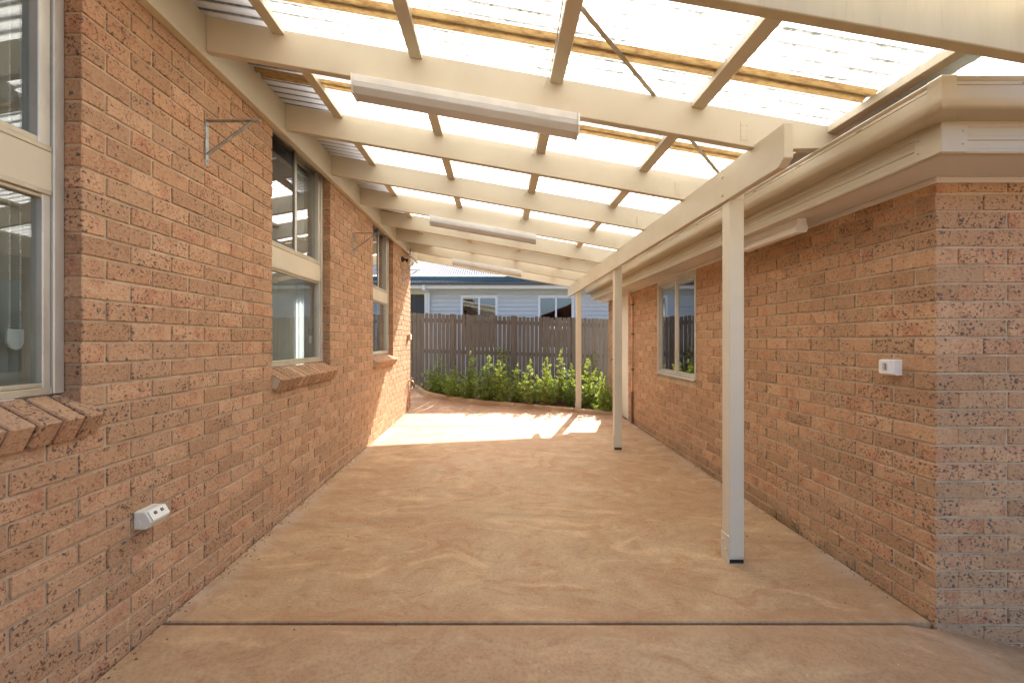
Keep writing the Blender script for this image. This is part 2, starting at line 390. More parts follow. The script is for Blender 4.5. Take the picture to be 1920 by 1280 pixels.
def lay_bricks(wall, bricks, m, limit, seed):
    """bricks: list of (center, dims, axis); the largest in view become objects, the rest one joined part"""
    rnd = random.Random(seed)
    bricks.sort(key=lambda b: -screen_size(b[0], b[2])*b[1][2]*max(b[1][0], b[1][1]))
    for c, d, ax in bricks[:limit]:
        o = bpy.data.objects.new('brick', get_brick(d, m, rnd.randrange(4)))
        j = Vector((rnd.uniform(-.0016, .0016), rnd.uniform(-.0012, .0012), rnd.uniform(-.0012, .0012)))
        link(o, c+j, wall)
    V, Fc, T = [], [], []
    for c, d, ax in bricks[limit:]:
        me = get_brick(d, m, rnd.randrange(4)); k = len(V); tn = rnd.random()
        j = Vector((rnd.uniform(-.0016, .0016), rnd.uniform(-.0012, .0012), rnd.uniform(-.0012, .0012)))
        V += [v.co+c+j for v in me.vertices]; T += [tn]*len(me.vertices)
        Fc += [tuple(i+k for i in p.vertices) for p in me.polygons]
    if not V: return
    me = bpy.data.meshes.new('bricks_beyond'); me.from_pydata(V, [], Fc); me.materials.append(m)
    at = me.attributes.new('tone', 'FLOAT', 'POINT'); at.data.foreach_set('value', T)
    o = bpy.data.objects.new('brick_field', me); link(o, Vector((0, 0, 0)), wall); o['kind'] = 'stuff'

# ---- left house
XL = -1.624
JL, JL0 = 1.3746, 1.807-JT/2            # bed joint height, perpend position
OPEN = [(.49, 1.697), (3.127, 4.207), (5.647, 6.727)]
WT, WBASE = 3.02, -.06
YEND = 8.047; YSTART = -.9
FZ0, FZ1 = CZ-.205, 2.98                  # window frame bottom and head
house_l = thing('brick_house', 'long orange brick house wall with tall aluminium windows and brick sills', 'house', (XL-2, 4, 0))
mb = MB()
def wall_pieces(mb, x0, x1, grow=0.0):
    ys = [YSTART]+[v for o in OPEN for v in (o[0]-grow, o[1]+grow)]+[YEND-grow*0-.006]
    for i in range(0, len(ys), 2): mb.box(x0, x1, ys[i], ys[i+1], WBASE, 3.3)
    for o in OPEN:
        mb.box(x0, x1, o[0]-grow, o[1]+grow, WBASE, FZ0-.10)
        mb.box(x0, x1, o[0]-grow, o[1]+grow, FZ1+.02, 3.3)
wall_pieces(mb, XL-.105, XL-.0062, .006)
wall_l = mb.build('wall', M['mortar'], house_l)
mb = MB(); wall_pieces(mb, XL-.25, XL-.112, -.012); mb.build('inner_wall', M['plaster'], house_l)
bl = []
row0 = int(math.floor((WBASE-JL)/CO))
for r in range(row0, int((WT-JL)/CO)+1):
    zc = JL+r*CO+CO/2
    off = JL0 if r % 2 else JL0+.12
    segs = [(YSTART, YEND)]
    if zc+BH/2 > FZ0-.135 and zc-BH/2 < FZ1:
        top = zc-BH/2 > FZ0-.03-.10+.04
        segs = []; a = YSTART
        for o in OPEN: segs.append((a, o[0] if top else o[0]+.0)); a = o[1]
        segs.append((a, YEND))
    for (a, b) in segs:
        k = math.floor((a-off)/.24)
        y = off+k*.24
        while y < b-.01:
            y0, y1 = max(a, y+JT/2 if y > a+.01 else a), min(b, y+.24-JT/2 if y+.24 < b-.012 else b)
            if y1-y0 > .025: bl.append((Vector((XL-.055, (y0+y1)/2, zc)), (.11, y1-y0, BH), 'y'))
            y += .24
lay_bricks(wall_l, bl, M['brick_l'], 300, 1)
# house roof with eave over the ledger
mb = MB(); mb.prism_y([(-1.17, 3.32), (-1.17, 3.37), (-6.5, 5.4), (-6.5, 5.3)], YSTART, YEND+.45); mb.build('roof', M['roof_tile'], house_l)
bx('soffit', M['soffit'], house_l, -1.90, -1.18, YSTART, YEND+.4, 3.235, 3.25)
bx('eave_fascia', M['gutter'], house_l, -1.18, -1.155, YSTART, YEND+.42, 3.225, 3.32)
# room behind; the wide opening in its back wall is added to brighten it
RX = -4.3
mb = MB(); mb.box(RX-.1, RX, YSTART, -.3, -.1, 3.0); mb.box(RX-.1, RX, 7.5, YEND, -.1, 3.0)
mb.box(RX-.1, RX, -.3, 7.5, -.1, .35); mb.box(RX-.1, RX, -.3, 7.5, 2.75, 3.0)
mb.box(RX-.1, -1.88, YSTART-.1, YSTART, -.1, 3.0); mb.box(RX-.1, -3.7, YEND-.14, YEND-.03, -.1, 3.0).box(-2.0, -1.88, YEND-.14, YEND-.03, -.1, 3.0).box(-3.7, -2.0, YEND-.14, YEND-.03, 2.25, 3.0); mb.build('room_wall', M['plaster'], house_l)
bx('ceiling', M['soffit'], house_l, RX-.1, -1.74, YSTART, YEND-.03, 3.0, 3.03)
bx('room_floor', M['room_floor'], house_l, RX-.1, -1.88, YSTART, YEND, -.12, .12)
mb = MB()
n = 260; vs = []
for i in range(n+1):
    y = -.4+8.0*i/n; dx = .03*math.sin(i*1.3)
    vs += [(RX+.10+dx, y, .15), (RX+.10+dx, y, 2.85)]
mb.add(vs, [(2*i, 2*i+2, 2*i+3, 2*i+1) for i in range(n)])
tag(mb.build('curtain', M['curtain'], None, smooth=True), 'white sheer curtain added over the light opening at the back of the room', 'curtain')  # curtain added with the opening, glows with sky light to brighten the room

XF = -1.691
def window_left(i, y0, y1):
    w = MB(); x0, x1 = XF, XF-.06
    w.box(x0, x1, y1-.042, y1-.001, FZ0, FZ1).box(x0, x1, y0+.001, y0+.042, FZ0, FZ1).box(x0, x1, y0+.001, y1-.001, FZ1, FZ1+.03)
    o = w.build('window', M['alu'], house_l, .003)
    zt0, zt1 = CZ+.567, CZ+.712
    ya, yb = y0+.042, y1-.042
    q = MB(); xi = XF-.012
    q.box(xi, x1, yb-.03, yb, FZ0, zt0-.0).box(xi, x1, ya, ya+.03, FZ0, zt0)
    q.box(xi, x1, yb-.045, yb, zt1, FZ1-.002).box(xi, x1, ya, ya+.03, zt1, FZ1-.002)
    q.box(x1+.012, x1-.004, ya, yb, FZ1-.05, FZ1-.002).box(x1+.012, x1-.004, ya, yb, zt0-.02, zt1+.02).box(x1+.012, x1-.004, ya, yb, FZ0, FZ0+.03); q.build('inner_frame', M['alu'], o, .003)
    b = MB(); b.box(XF-.004, x1, ya, yb, FZ0, FZ0+.028).box(XF-.014, x1, ya, yb, FZ0+.028, FZ0+.045)
    b.build('bottom_rail', M['beige_alu'], o, .003)
    t = MB(); t.box(XF-.006, x1, ya, yb, zt1, zt1+.022).box(XF-.016, x1, ya, yb, zt1+.022, zt1+.045)
    t.box(XF-.006, x1, ya, yb, zt0-.02, zt0).box(XF-.016, x1, ya, yb, zt0-.035, zt0-.02)
    t.build('transom', M['beige_alu'], o, .003)
    bx('spandrel_panel', M['panel'], o, XF-.010, XF-.045, ya, yb, zt0, zt1)
    bx('pane', M['glass'], o, XF-.034, XF-.038, ya+.028, yb-.028, FZ0+.043, zt0-.033)
    ym = (y0+y1)/2-.03
    bx('pane', M['glass'], o, XF-.044, XF-.048, ym, yb-.043, zt1+.043, FZ1-.01)
    s = MB(); xs0, xs1 = XF-.018, XF-.034
    s.box(xs0, xs1, ym-.005, ym+.045, zt1+.03, FZ1-.01).box(xs0, xs1, ya+.028, ym-.005, zt1+.03, zt1+.062).box(xs0, xs1, ya+.028, ya+.06, zt1+.062, FZ1-.01)
    s.build('sash', M['alu_dark'], o, .003)
    bx('sash_edge', M['alu'], o, XF-.014, XF-.018, ym+.012, ym+.045, zt1+.03, FZ1-.01)
    bx('pane', M['glass_dark'], o, XF-.024, XF-.028, ya+.058, ym-.003, zt1+.06, FZ1-.012)
    # sill of bricks on edge, tilted outward
    th = math.radians(28); c, sn = math.cos(th), math.sin(th)
    sill = MB(); ox, oz = XL-.068, FZ0-.008
    def R(a, b): return (ox+a*c-b*sn, oz-a*sn-b*c)       # a outward along the slope, b downward
    L = .158
    sill.prism_y([R(-.01, .011), R(L-.012, .011), R(L-.012, .086), R(-.01, .086)], y0+.006, y1+.022)
    so = sill.build('window_sill', M['mortar_r'], house_l)
    y = y1+.030
    rnd = random.Random(i)
    while y > y0+.02:
        yy = max(y-.0755, y0+.008)
        p = MB().prism_y([R(-.012, 0), R(L, 0), R(L, .098), R(-.012, .098)], yy+.0, y)
        for v in p.v: v += Vector((rnd.uniform(-1, 1), rnd.uniform(-1, 1), rnd.uniform(-1, 1)))*.0018
        p.build('brick', M['brick_l'], so, .005)
        y -= .088
    return o
for i, (a, b) in enumerate(OPEN): window_left(i, a, b)
mb = MB(); yd = YEND-.09
mb.box(-3.7, -3.63, yd-.03, yd+.03, .12, 2.25).box(-2.07, -2.0, yd-.03, yd+.03, .12, 2.25).box(-2.72, -2.64, yd-.03, yd+.03, .12, 2.25).box(-3.63, -2.07, yd-.03, yd+.03, 2.18, 2.25).box(-3.63, -2.07, yd-.03, yd+.03, .12, .2)
sd = mb.build('glass_door', M['white'], house_l, .004)
bx('pane', M['glass'], sd, -3.62, -2.73, yd-.003, yd+.003, .21, 2.17); bx('pane', M['glass'], sd, -2.63, -2.08, yd-.003, yd+.003, .21, 2.17)
mb = MB(); vs = []
for i in range(61):
    x = -3.68+1.12*i/60; vs += [(x, yd-.12+.03*math.sin(i*1.35), .14), (x, yd-.12+.03*math.sin(i*1.35), 2.4)]
mb.add(vs, [(2*i, 2*i+2, 2*i+3, 2*i+1) for i in range(60)])
tag(mb.build('curtain', M['curtain'], None, smooth=True), 'white curtain drawn half across the glass door seen through the middle window', 'curtain')
# blinds just inside the glass
LB = ['cream vertical blind stacked inside the window above the double power outlet', 'cream vertical blind inside the window between the two upper steel wall brackets', 'cream vertical blind inside the window beside the wall spotlight']
for i, (a, b) in enumerate(OPEN):
    root = thing('vertical_blind', LB[i], 'blind', (XF-.15, (a+b)/2, 1.2), 'vertical blinds in the brick house')
    bx('head_rail', M['plastic'], root, XF-.13, XF-.17, a+.05, b-.05, 2.93, 2.965)
    ns = 11 if i == 0 else 4
    for k in range(ns):
        y = (b-.085-.034*k) if i == 0 else (a+.10+.10*k)
        ang = math.radians(66 if i == 0 else 60)
        d = Vector((math.sin(ang), math.cos(ang), 0))*.044; c = Vector((XF-.15, y, 0))
        MB().add([c-d+Vector((0, 0, FZ0+.03)), c+d+Vector((0, 0, FZ0+.03)), c+d+Vector((0, 0, 2.93)), c-d+Vector((0, 0, 2.93)),
                  c-d+Vector((.0012, 0, FZ0+.03)), c+d+Vector((.0012, 0, FZ0+.03)), c+d+Vector((.0012, 0, 2.93)), c-d+Vector((.0012, 0, 2.93))],
                 [(0, 1, 2, 3), (7, 6, 5, 4), (0, 4, 5, 1), (3, 2, 6, 7)]).build('slat', M['blind'], root)
    yc = b-.10
    ch = MB(); z = CZ+.03
    for s in (-.018, .018):
        zz = z
        while zz < 2.9: ch.lathe([(.001, -.0045), (.0036, -.002), (.0036, .002), (.001, .0045)], (XF-.085, yc+s, zz), (0, 0, 1), 5); zz += .010
    ch.build('bead_chain', M['plastic'], root)
    MB().prism([(-.028, .05), (.028, .05), (.028, 0), (.018, -.02), (0, -.028), (-.018, -.02), (-.028, 0)],
               lambda p: (XF-.078, yc+p[0], CZ-.01+p[1]), lambda p: (XF-.092, yc+p[0], CZ-.01+p[1])).build('chain_tensioner', M['plastic'], root, .003)

# ---- right house
XR, YR = 2.093, 2.0775
JR = 1.398; PR0 = 2.1917-JT/2; FX0 = 2.2014-JT/2
RW = (4.592, 5.702); RWZ0, RWZ1 = CZ-.435, CZ+.752
DY0, DY1 = 6.99, 7.93; YRE = 8.25; XRE = 11.0
SOF = CZ+.775
house_r = thing('brick_house', 'speckled brick house corner with cream guttering and white eave lining', 'house', (4, 5, 0))
mb = MB(); x0, x1 = XR+.0062, XR+.105
yf = YR+.0062
for a, b in ((yf, RW[0]-.006), (RW[1]+.006, DY0), (DY1, YRE-.006)): mb.box(x0, x1, a, b, -.3, SOF)
mb.box(x0, x1, RW[0]-.006, RW[1]+.006, -.3, RWZ0-.004)
mb.box(x1, XRE, yf, yf+.1, -.3, SOF)
wall_r = mb.build('wall', M['mortar_r'], house_r)
br = []
for r in range(int(math.floor((-.22-JR)/CO)), int((SOF-JR)/CO)+1):
    z0 = JR+r*CO+JT/2; z1 = z0+BH
    if z1 > SOF-.004: z1 = SOF-.004
    if z1-z0 < .015: continue
    zc = (z0+z1)/2; dz = z1-z0
    even = (r % 2 == 0)                   # row 0 is the one above the eye-level joint: stretcher on the side, header on the front
    off = PR0+.12 if even else PR0
    segs = [(YR, DY0), (DY1, YRE)]
    if z1 > RWZ0 and z0 < RWZ1: segs = [(YR, RW[0]), (RW[1], DY0), (DY1, YRE)]
    for (a, b) in segs:
        y = off+math.floor((a-off)/.24)*.24
        while y < b-.01:
            q0, q1 = (y+JT/2 if y > a+.01 else a), (y+.24-JT/2 if y+.24 < b-.012 else b)
            if a == YR and q0 == a:
                # corner brick shared with the front face
                w = .1084 if even else .2284
                br.append((Vector((XR+w/2, (q0+q1)/2, zc)) if not even else Vector((XR+w/2, (q0+q1)/2, zc)), (w, q1-q0, dz), 'y'))
            elif q1-q0 > .025: br.append((Vector((XR+.055, (q0+q1)/2, zc)), (.11, q1-q0, dz), 'y'))
            y += .24
    off = FX0 if even else FX0+.12
    x = off
    while x < XRE-.1:
        br.append((Vector((x+.12, YR+.055, zc)), (.23, .11, dz), 'x')); x += .24
lay_bricks(wall_r, br, M['brick_r'], 300, 2)
bx('inner_wall', M['plaster'], house_r, XR+.13, XR+.2, yf+.12, RW[0]-.02, -.2, SOF+.05)
mb = MB(); mb.box(XR+.13, XR+.2, RW[1]+.02, YRE, -.2, SOF+.05).box(XR+.13, XR+.2, RW[0]-.02, RW[1]+.02, -.2, RWZ0-.02)
mb.box(5.0, 5.1, yf+.12, YRE, -.2, SOF+.05).box(XR+.2, 5.0, YRE-.1, YRE-.02, -.2, SOF+.05).box(XR+.2, 5.0, yf+.12, yf+.2, -.2, SOF+.05).box(XR+.2, 5.0, yf+.2, YRE-.1, -.2, .1).build('room_wall', M['plaster'], house_r)
bx('ceiling', M['soffit'], house_r, XR+.12, 5.1, yf+.12, YRE-.02, SOF+.06, SOF+.09)
# eave: soffit, fascia, gutter, trim
FXX, FYY = 1.827, 1.792
mb = MB(); mb.box(FXX+.012, XR+.14, FYY+.012, YRE+.30, SOF, SOF+.012); mb.box(XR+.14, XRE, FYY+.012, YR+.14, SOF, SOF+.012)
mb.build('soffit', M['soffit'], house_r)
def mitre(name, m, prof, bevel=0.0, smooth=False, yend=YRE+.32, xend=XRE+.3):
    """prof: (outward offset from the fascia face, height); runs along the side, turns the corner, runs along the front"""
    n = len(prof); mb = MB()
    A = [(FXX-o, yend, z) for o, z in prof]; B = [(FXX-o, FYY-o, z) for o, z in prof]; D = [(xend, FYY-o, z) for o, z in prof]
    mb.add(A+B+D, [tuple(range(n)), tuple(range(2*n, 3*n))[::-1]]+[(k*n+i, k*n+(i+1) % n, (k+1)*n+(i+1) % n, (k+1)*n+i) for k in (0, 1) for i in range(n)])
    return mb.build(name, m, house_r, bevel, smooth)
b0 = SOF-.005
mitre('fascia', M['fascia'], [(-.025, b0), (0, b0), (.004, b0+.006), (.004, b0+.014), (.0, b0+.018), (.0, b0+.050), (.005, b0+.054), (.005, b0+.066), (0, b0+.070), (0, b0+.105), (.005, b0+.110), (.005, b0+.17), (-.018, b0+.17), (-.018, b0+.008), (-.025, b0+.008)])
gb = CZ+.899; gt = CZ+1.009
gut = mitre('gutter', M['gutter'], [(.006, gb), (.070, gb), (.086, gb+.005), (.099, gb+.017), (.105, gb+.033), (.107, gb+.045), (.108, gb+.088), (.111, gb+.090), (.111, gb+.100), (.106, gb+.104), (.112, gb+.110), (.116, gb+.117), (.113, gb+.123), (.105, gb+.124), (.099, gb+.118), (.101, gb+.040), (.094, gb+.020), (.070, gb+.006), (.012, gb+.006), (.012, gb+.13), (.006, gb+.13)], smooth=True)
k = .0025
prof = [(.070, gb-k), (.086+k, gb+.005-k), (.099+k, gb+.017-k), (.105+k, gb+.033), (.107+k, gb+.045), (.108+k, gb+.088), (.112+k, gb+.100), (.117+k, gb+.117), (.113, gb+.123+k), (.100, gb+.124+k)]
mb = MB(); nn = len(prof)
A = [(FXX-o, FYY-o+.058, z) for o, z in [(.006, gb-k)]+prof]; B = [(FXX-o, FYY-o, z) for o, z in [(.006, gb-k)]+prof]; D = [(FXX-o+.058, FYY-o, z) for o, z in [(.006, gb-k)]+prof]
nn += 1
mb.add(A+B+D, [(j*nn+i, j*nn+i+1, (j+1)*nn+i+1, (j+1)*nn+i) for j in (0, 1) for i in range(nn-1)])
mb.build('corner_cover', M['gutter'], gut, smooth=True)
y = 2.05
while y < 8:      # overflow slots
    bx('overflow_slot', M['conduit'], gut, FXX-.1118, FXX-.108, y, y+.035, gb+.0925, gb+.0965); y += .42
bx('overflow_slot', M['conduit'], gut, FXX+.20, FXX+.235, FYY-.1118, FYY-.108, gb+.0925, gb+.0965)
mb = MB()
for a, b in (((FXX-.0085, FXX-.0045), (FYY, FYY+.11)),): mb.box(a[0], a[1], FYY-.0085, b[1], b0+.002, b0+.112)
mb.box(FXX-.0045, FXX+.10, FYY-.0085, FYY-.0045, b0+.002, b0+.112)
fc = mb.build('fascia_corner_cap', M['fascia'], house_r, .001)
for zz in (b0+.034, b0+.088):
    MB().lathe([(.003, 0), (.003, .002)], (FXX+.08, FYY-.0085, zz), (0, -1, 0), 8).build('rivet', M['galv'], fc)
    MB().lathe([(.003, 0), (.003, .002)], (FXX-.0085, FYY+.09, zz), (-1, 0, 0), 8).build('rivet', M['galv'], fc)
mb = MB(); mb.box(XR-.020, XR-.001, YR-.020, YRE+.1, SOF-.028, SOF-.001); mb.box(XR-.001, XRE, YR-.020, YR-.001, SOF-.028, SOF-.001); mb.build('eave_moulding', M['soffit'], house_r, .003)
# roof
mb = MB(); rz = gb+.14
mb.add([(FXX-.03, FYY-.03, rz), (FXX-.03, YRE+.35, rz), (5.3, YRE+.35, rz+1.4), (5.3, FYY+3.44, rz+1.4), (XRE+.3, FYY-.03, rz), (XRE+.3, FYY+3.44, rz+1.4)],
       [(0, 1, 2, 3), (0, 3, 5, 4)])
mb.add([(FXX-.03, FYY-.03, rz-.03), (FXX-.03, YRE+.35, rz-.03), (5.3, YRE+.35, rz+1.37), (5.3, FYY+3.44, rz+1.37), (XRE+.3, FYY-.03, rz-.03), (XRE+.3, FYY+3.44, rz+1.37)],
       [(3, 2, 1, 0), (4, 5, 3, 0)])
mb.build('roof', M['roof_tile'], house_r)
# sliding window in the right wall
xf = XR-.004
w = MB(); w.box(xf, xf+.07, RW[0]+.002, RW[0]+.04, RWZ0, RWZ1).box(xf, xf+.07, RW[1]-.04, RW[1]-.002, RWZ0, RWZ1)
w.box(xf, xf+.07, RW[0]+.04, RW[1]-.04, RWZ0, RWZ0+.045).box(xf, xf+.07, RW[0]+.04, RW[1]-.04, RWZ1-.05, RWZ1)
win = w.build('window', M['alu'], house_r, .003)
bx('sill_strip', M['alu'], win, xf-.022, xf-.001, RW[0]-.004, RW[1]+.004, RWZ0-.003, RWZ0+.014, .002)
ym = 5.13
bx('mullion', M['alu'], win, xf+.006, xf+.05, ym-.028, ym+.028, RWZ0+.046, RWZ1-.051, .003)
mb = MB()
for a, b, dx in ((RW[0]+.041, ym-.029, .012), (ym+.029, RW[1]-.041, .024)):
    mb.box(xf+dx, xf+dx+.02, a, a+.028, RWZ0+.046, RWZ1-.051).box(xf+dx, xf+dx+.02, b-.028, b, RWZ0+.046, RWZ1-.051)
    mb.box(xf+dx, xf+dx+.02, a+.028, b-.028, RWZ0+.046, RWZ0+.07).box(xf+dx, xf+dx+.02, a+.028, b-.028, RWZ1-.075, RWZ1-.051)
mb.build('sash_frame', M['alu'], win, .002)
bx('pane', M['glass_dark'], win, xf+.020, xf+.024, RW[0]+.068, ym-.056, RWZ0+.069, RWZ1-.074)
bx('pane', M['glass_dark'], win, xf+.032, xf+.036, ym+.056, RW[1]-.068, RWZ0+.069, RWZ1-.074)
# cream side door
dr = bx('door', M['door'], house_r, XR+.005, XR+.05, DY0+.045, DY1-.045, g(XR, 7)+.012, SOF-.06, .003)
mb = MB(); mb.box(XR-.006, XR+.09, DY0+.002, DY0+.042, g(XR, 7)-.02, SOF-.03).box(XR-.006, XR+.09, DY1-.042, DY1-.002, g(XR, 7)-.02, SOF-.03).box(XR-.006, XR+.09, DY0+.042, DY1-.042, SOF-.057, SOF-.03)
part_label(mb.build('door_frame', M['door'], house_r, .003), 'cream painted door frame')
MB().lathe([(.01, 0), (.01, .03), (.024, .04), (.024, .06), (.012, .068)], (XR+.005, DY1-.11, 1.05), (-1, 0, 0)).build('handle', M['galv'], dr, smooth=True)

# ---------------------------------------------------------------- pergola
XLED = -1.574
def zb(x): return 2.6643-.1764*x
def zt(x): return 2.8523-.1764*x
RY = [2.341+.875*k for k in range(-1, 8)]
perg = thing('patio_pergola', 'cream timber patio pergola with translucent corrugated roof and three square posts', 'pergola', (1.44, 5, .07))
bx('ledger', M['cream'], perg, XL+.001, XLED, 1.32, 8.62, 2.905, 3.128, .002)
for i, y in enumerate(RY):
    x1 = 1.868
    p = [(XLED+.0005, zb(XLED)), (XLED+.0005, zt(XLED)), (x1, zt(x1)), (x1, zb(x1)+.085), (1.44, zb(1.44))]
    if i == 0: p = [(XLED+.0005, zb(XLED)), (XLED+.0005, zt(XLED)), (1.95, zt(1.95)), (1.95, zb(1.95))]
    o = MB().prism_y(p, y, y+.045).build('rafter', M['stained'] if i == 0 else M['cream'], perg, .003)
    if i == 0: part_label(o, 'water stained end rafter')
# beam with clipped end
MB().prism([(2.098, 2.435), (2.098, 2.266), (2.145, 2.232), (8.56, 2.232), (8.60, 2.27), (8.60, 2.435)], lambda p: (1.380, p[0], p[1]), lambda p: (1.426, p[0], p[1])).build('beam', M['cream'], perg, .003)
BX = (-1.183, -.442, .313, 1.074)
for i in range(8):
    for x in BX:
        a, b = RY[i]+.0455, RY[i+1]-.0005
        xa, xb = x-.034, x+.034
        MB().prism_y([(xa, zt(xa)-.032), (xa, zt(xa)+.0), (xb, zt(xb)+.0), (xb, zt(xb)-.032)], a, b).build('batten', M['cream'], perg, .002)
    xa, xb = 1.772, 1.818
    MB().prism_y([(xa, zt(xa)-.04), (xa, zt(xa)), (xb, zt(xb)), (xb, zt(xb)-.04)], RY[i]+.0455, RY[i+1]-.0005).build('end_batten', M['cream'], perg, .002)
mb = MB(); xa, xb = 1.819, 1.928
mb.prism_y([(xa, zt(xa)-.006+.01), (xa, zt(xa)+.008), (xb, zt(xb)+.008), (xb, zt(xb)+.002)], 1.30, 8.70)
part_label(mb.build('flashing', M['teal'], perg), 'teal flashing under the low edge of the roof sheets')
AMP = .008
def sheet(name, m, x0, x1, y0, y1, dz, nx=2, parent=perg):
    n = max(4, int((y1-y0)/CORR*10)); vs = []
    for j in range(n+1):
        y = y0+(y1-y0)*j/n
        z = AMP*math.sin((y-LAP0)/CORR*2*math.pi)
        for i in range(nx+1):
            x = x0+(x1-x0)*i/nx; vs.append((x, y, zt(x)+.0105+z+dz))
    mb = MB().add(vs, [(j*(nx+1)+i, j*(nx+1)+i+1, (j+1)*(nx+1)+i+1, (j+1)*(nx+1)+i) for j in range(n) for i in range(nx)])
    o = mb.build(name, m, parent, smooth=True)
    for p in o.data.polygons: p.use_smooth = True
    return o
y = LAP0; k = 0
while y < 8.68:
    y1 = min(y+LAPW+.035, 8.70)
    sheet('roof_sheet', M['poly'], -1.60, 1.955, y, y1, .0035*(k % 2))
    if k: part_label(sheet('lap_strip', M['lap'], -1.57, 1.775, y-.046, y+.050, -.0045), 'yellowed grimy lap between roof sheets')
    y += LAPW; k += 1
# diagonal steel strap
def sp(y):
    x = .843+.97*(y-2.341); return Vector((x, y, zt(x)-.006))
MB().bar(sp(1.515), sp(2.3405), .022, .0025).build('brace_strap', M['strap'], perg)
MB().bar(sp(2.387), sp(3.14), .022, .0025).build('brace_strap', M['strap'], perg)
# posts
for k, (yp, m) in enumerate(((2.625, 'cream_post'), (5.214, 'cream_post'), (7.76, 'cream_post'))):
    xa, xb = 1.398, 1.486; z0 = g(1.44, yp)
    mb = MB(); mb.box(xa, xb, yp, yp+.088, z0+.035, 2.2315); mb.box(1.4265, xb, yp, yp+.088, 2.2315, 2.43)
    po = mb.build('post', M[m], perg, .003)
    br_ = MB(); br_.box(xa-.007, xa-.001, yp-.002, yp+.09, z0-.01, z0+.165); br_.box(xb-.006, xb-.001, yp+.006, yp+.082, z0-.01, z0+.034)
    br_.box(xa-.001, xb+.001, yp+.006, yp+.082, z0+.022, z0+.034); br_.box(xa+.02, xb-.02, yp+.02, yp+.07, z0-.02, z0+.022)
    bo = br_.build('base_bracket', M['cream_post'], po, .001)
    bx('shim', M['black'], po, xa+.001, xb-.001, yp+.004, yp+.010, z0-.003, z0+.020)
    for (dy, dz) in ((.066, .12), (.026, .075)):
        MB().lathe([(.008, 0), (.008, .004), (.0055, .007), (.002, .009)], (xa-.007, yp+dy, z0+dz), (-1, 0, 0), 10).build('bolt', M['cream_post'], bo, smooth=True)
    for zz in (2.275, 2.385):
        MB().lathe([(.011, 0), (.010, .004), (.006, .007), (.001, .008)], (1.380, yp+.05, zz), (-1, 0, 0), 12).build('bolt', M['cream'], po, smooth=True)
# thin cable beside the third batten row
cb = MB()
for i in range(4):
    x = BX[2]-.042
    cb.tube([(x, RY[i]+.046, zt(x)-.012), (x-.004, RY[i]+.3, zt(x)-.016), (x+.003, RY[i]+.6, zt(x)-.012), (x, RY[i+1]-.05, zt(x)-.018), (x-.022, RY[i+1]-.002, zt(x)-.055)], .0035, 6)
tag(cb.build('cable', M['lightbody'], smooth=True), 'thin cable threaded through the rafters beside a roof batten', 'cable')

# ---------------------------------------------------------------- fluorescent lights
def batten_light_x(y, x0, x1, label):
    root = thing('fluorescent_light', label, 'light', ((x0+x1)/2, y+.02, zb((x0+x1)/2)-.1), 'fluorescent lights under the rafters')
    yc = y+.0225
    def pr(prof, name, m, a, b, bev=.002, par=root):
        return MB().prism(prof, lambda p: (a, p[0], zb(a)+p[1]), lambda p: (b, p[0], zb(b)+p[1])).build(name, m, par, bev)
    pr([(yc-.058, -.001), (yc+.058, -.001), (yc+.058, -.040), (yc-.058, -.040)], 'body', M['lightbody'], x0+.012, x1-.012)
    pr([(yc-.060, -.041), (yc+.060, -.041), (yc+.062, -.066), (yc+.042, -.098), (yc-.042, -.098), (yc-.062, -.066)], 'diffuser', M['diffuser'], x0+.012, x1-.012)
    for a, b in ((x0, x0+.0115), (x1-.0115, x1)):
        pr([(yc-.061, -.0005), (yc+.061, -.0005), (yc+.065, -.066), (yc+.045, -.102), (yc-.045, -.102), (yc-.065, -.066)], 'end_cap', M['lightbody'], a, b)
batten_light_x(RY[1], -.783, .433, 'long fluorescent light under the rafter that carries the clipped beam end')
batten_light_x(RY[4], -.783, .433, 'fluorescent light under a rafter about level with the middle post')
batten_light_x(RY[7], -.80, .416, 'fluorescent light under a rafter close to the fence end of the roof')
def batten_light_y(x, y0, y1, label):
    root = thing('fluorescent_light', label, 'light', (x, (y0+y1)/2, SOF-.1), 'fluorescent lights under the eave')
    MB().prism_y([(x-.028, SOF-.001), (x+.028, SOF-.001), (x+.028, SOF-.045), (x-.028, SOF-.045)], y0+.012, y1-.012).build('body', M['plastic_white'], root, .002)
    MB().prism_y([(x-.034, SOF-.046), (x+.034, SOF-.046), (x+.036, SOF-.07), (x+.026, SOF-.088), (x-.026, SOF-.088), (x-.036, SOF-.07)], y0+.012, y1-.012).build('diffuser', M['plastic_white'], root, .002)
    for a, b in ((y0, y0+.0115), (y1-.0115, y1)):
        MB().prism_y([(x-.030, SOF-.0005), (x+.030, SOF-.0005), (x+.031, SOF-.04), (x+.039, SOF-.05), (x+.039, SOF-.072), (x+.028, SOF-.091), (x-.028, SOF-.091), (x-.039, SOF-.072), (x-.039, SOF-.05), (x-.031, SOF-.04)], a, b).build('end_cap', M['plastic_white'], root, .002)
batten_light_y(1.93, 2.76, 3.38, 'short white fluorescent light under the eave by the first post')
batten_light_y(1.93, 7.45, 8.07, 'short white fluorescent light under the eave above the side door')

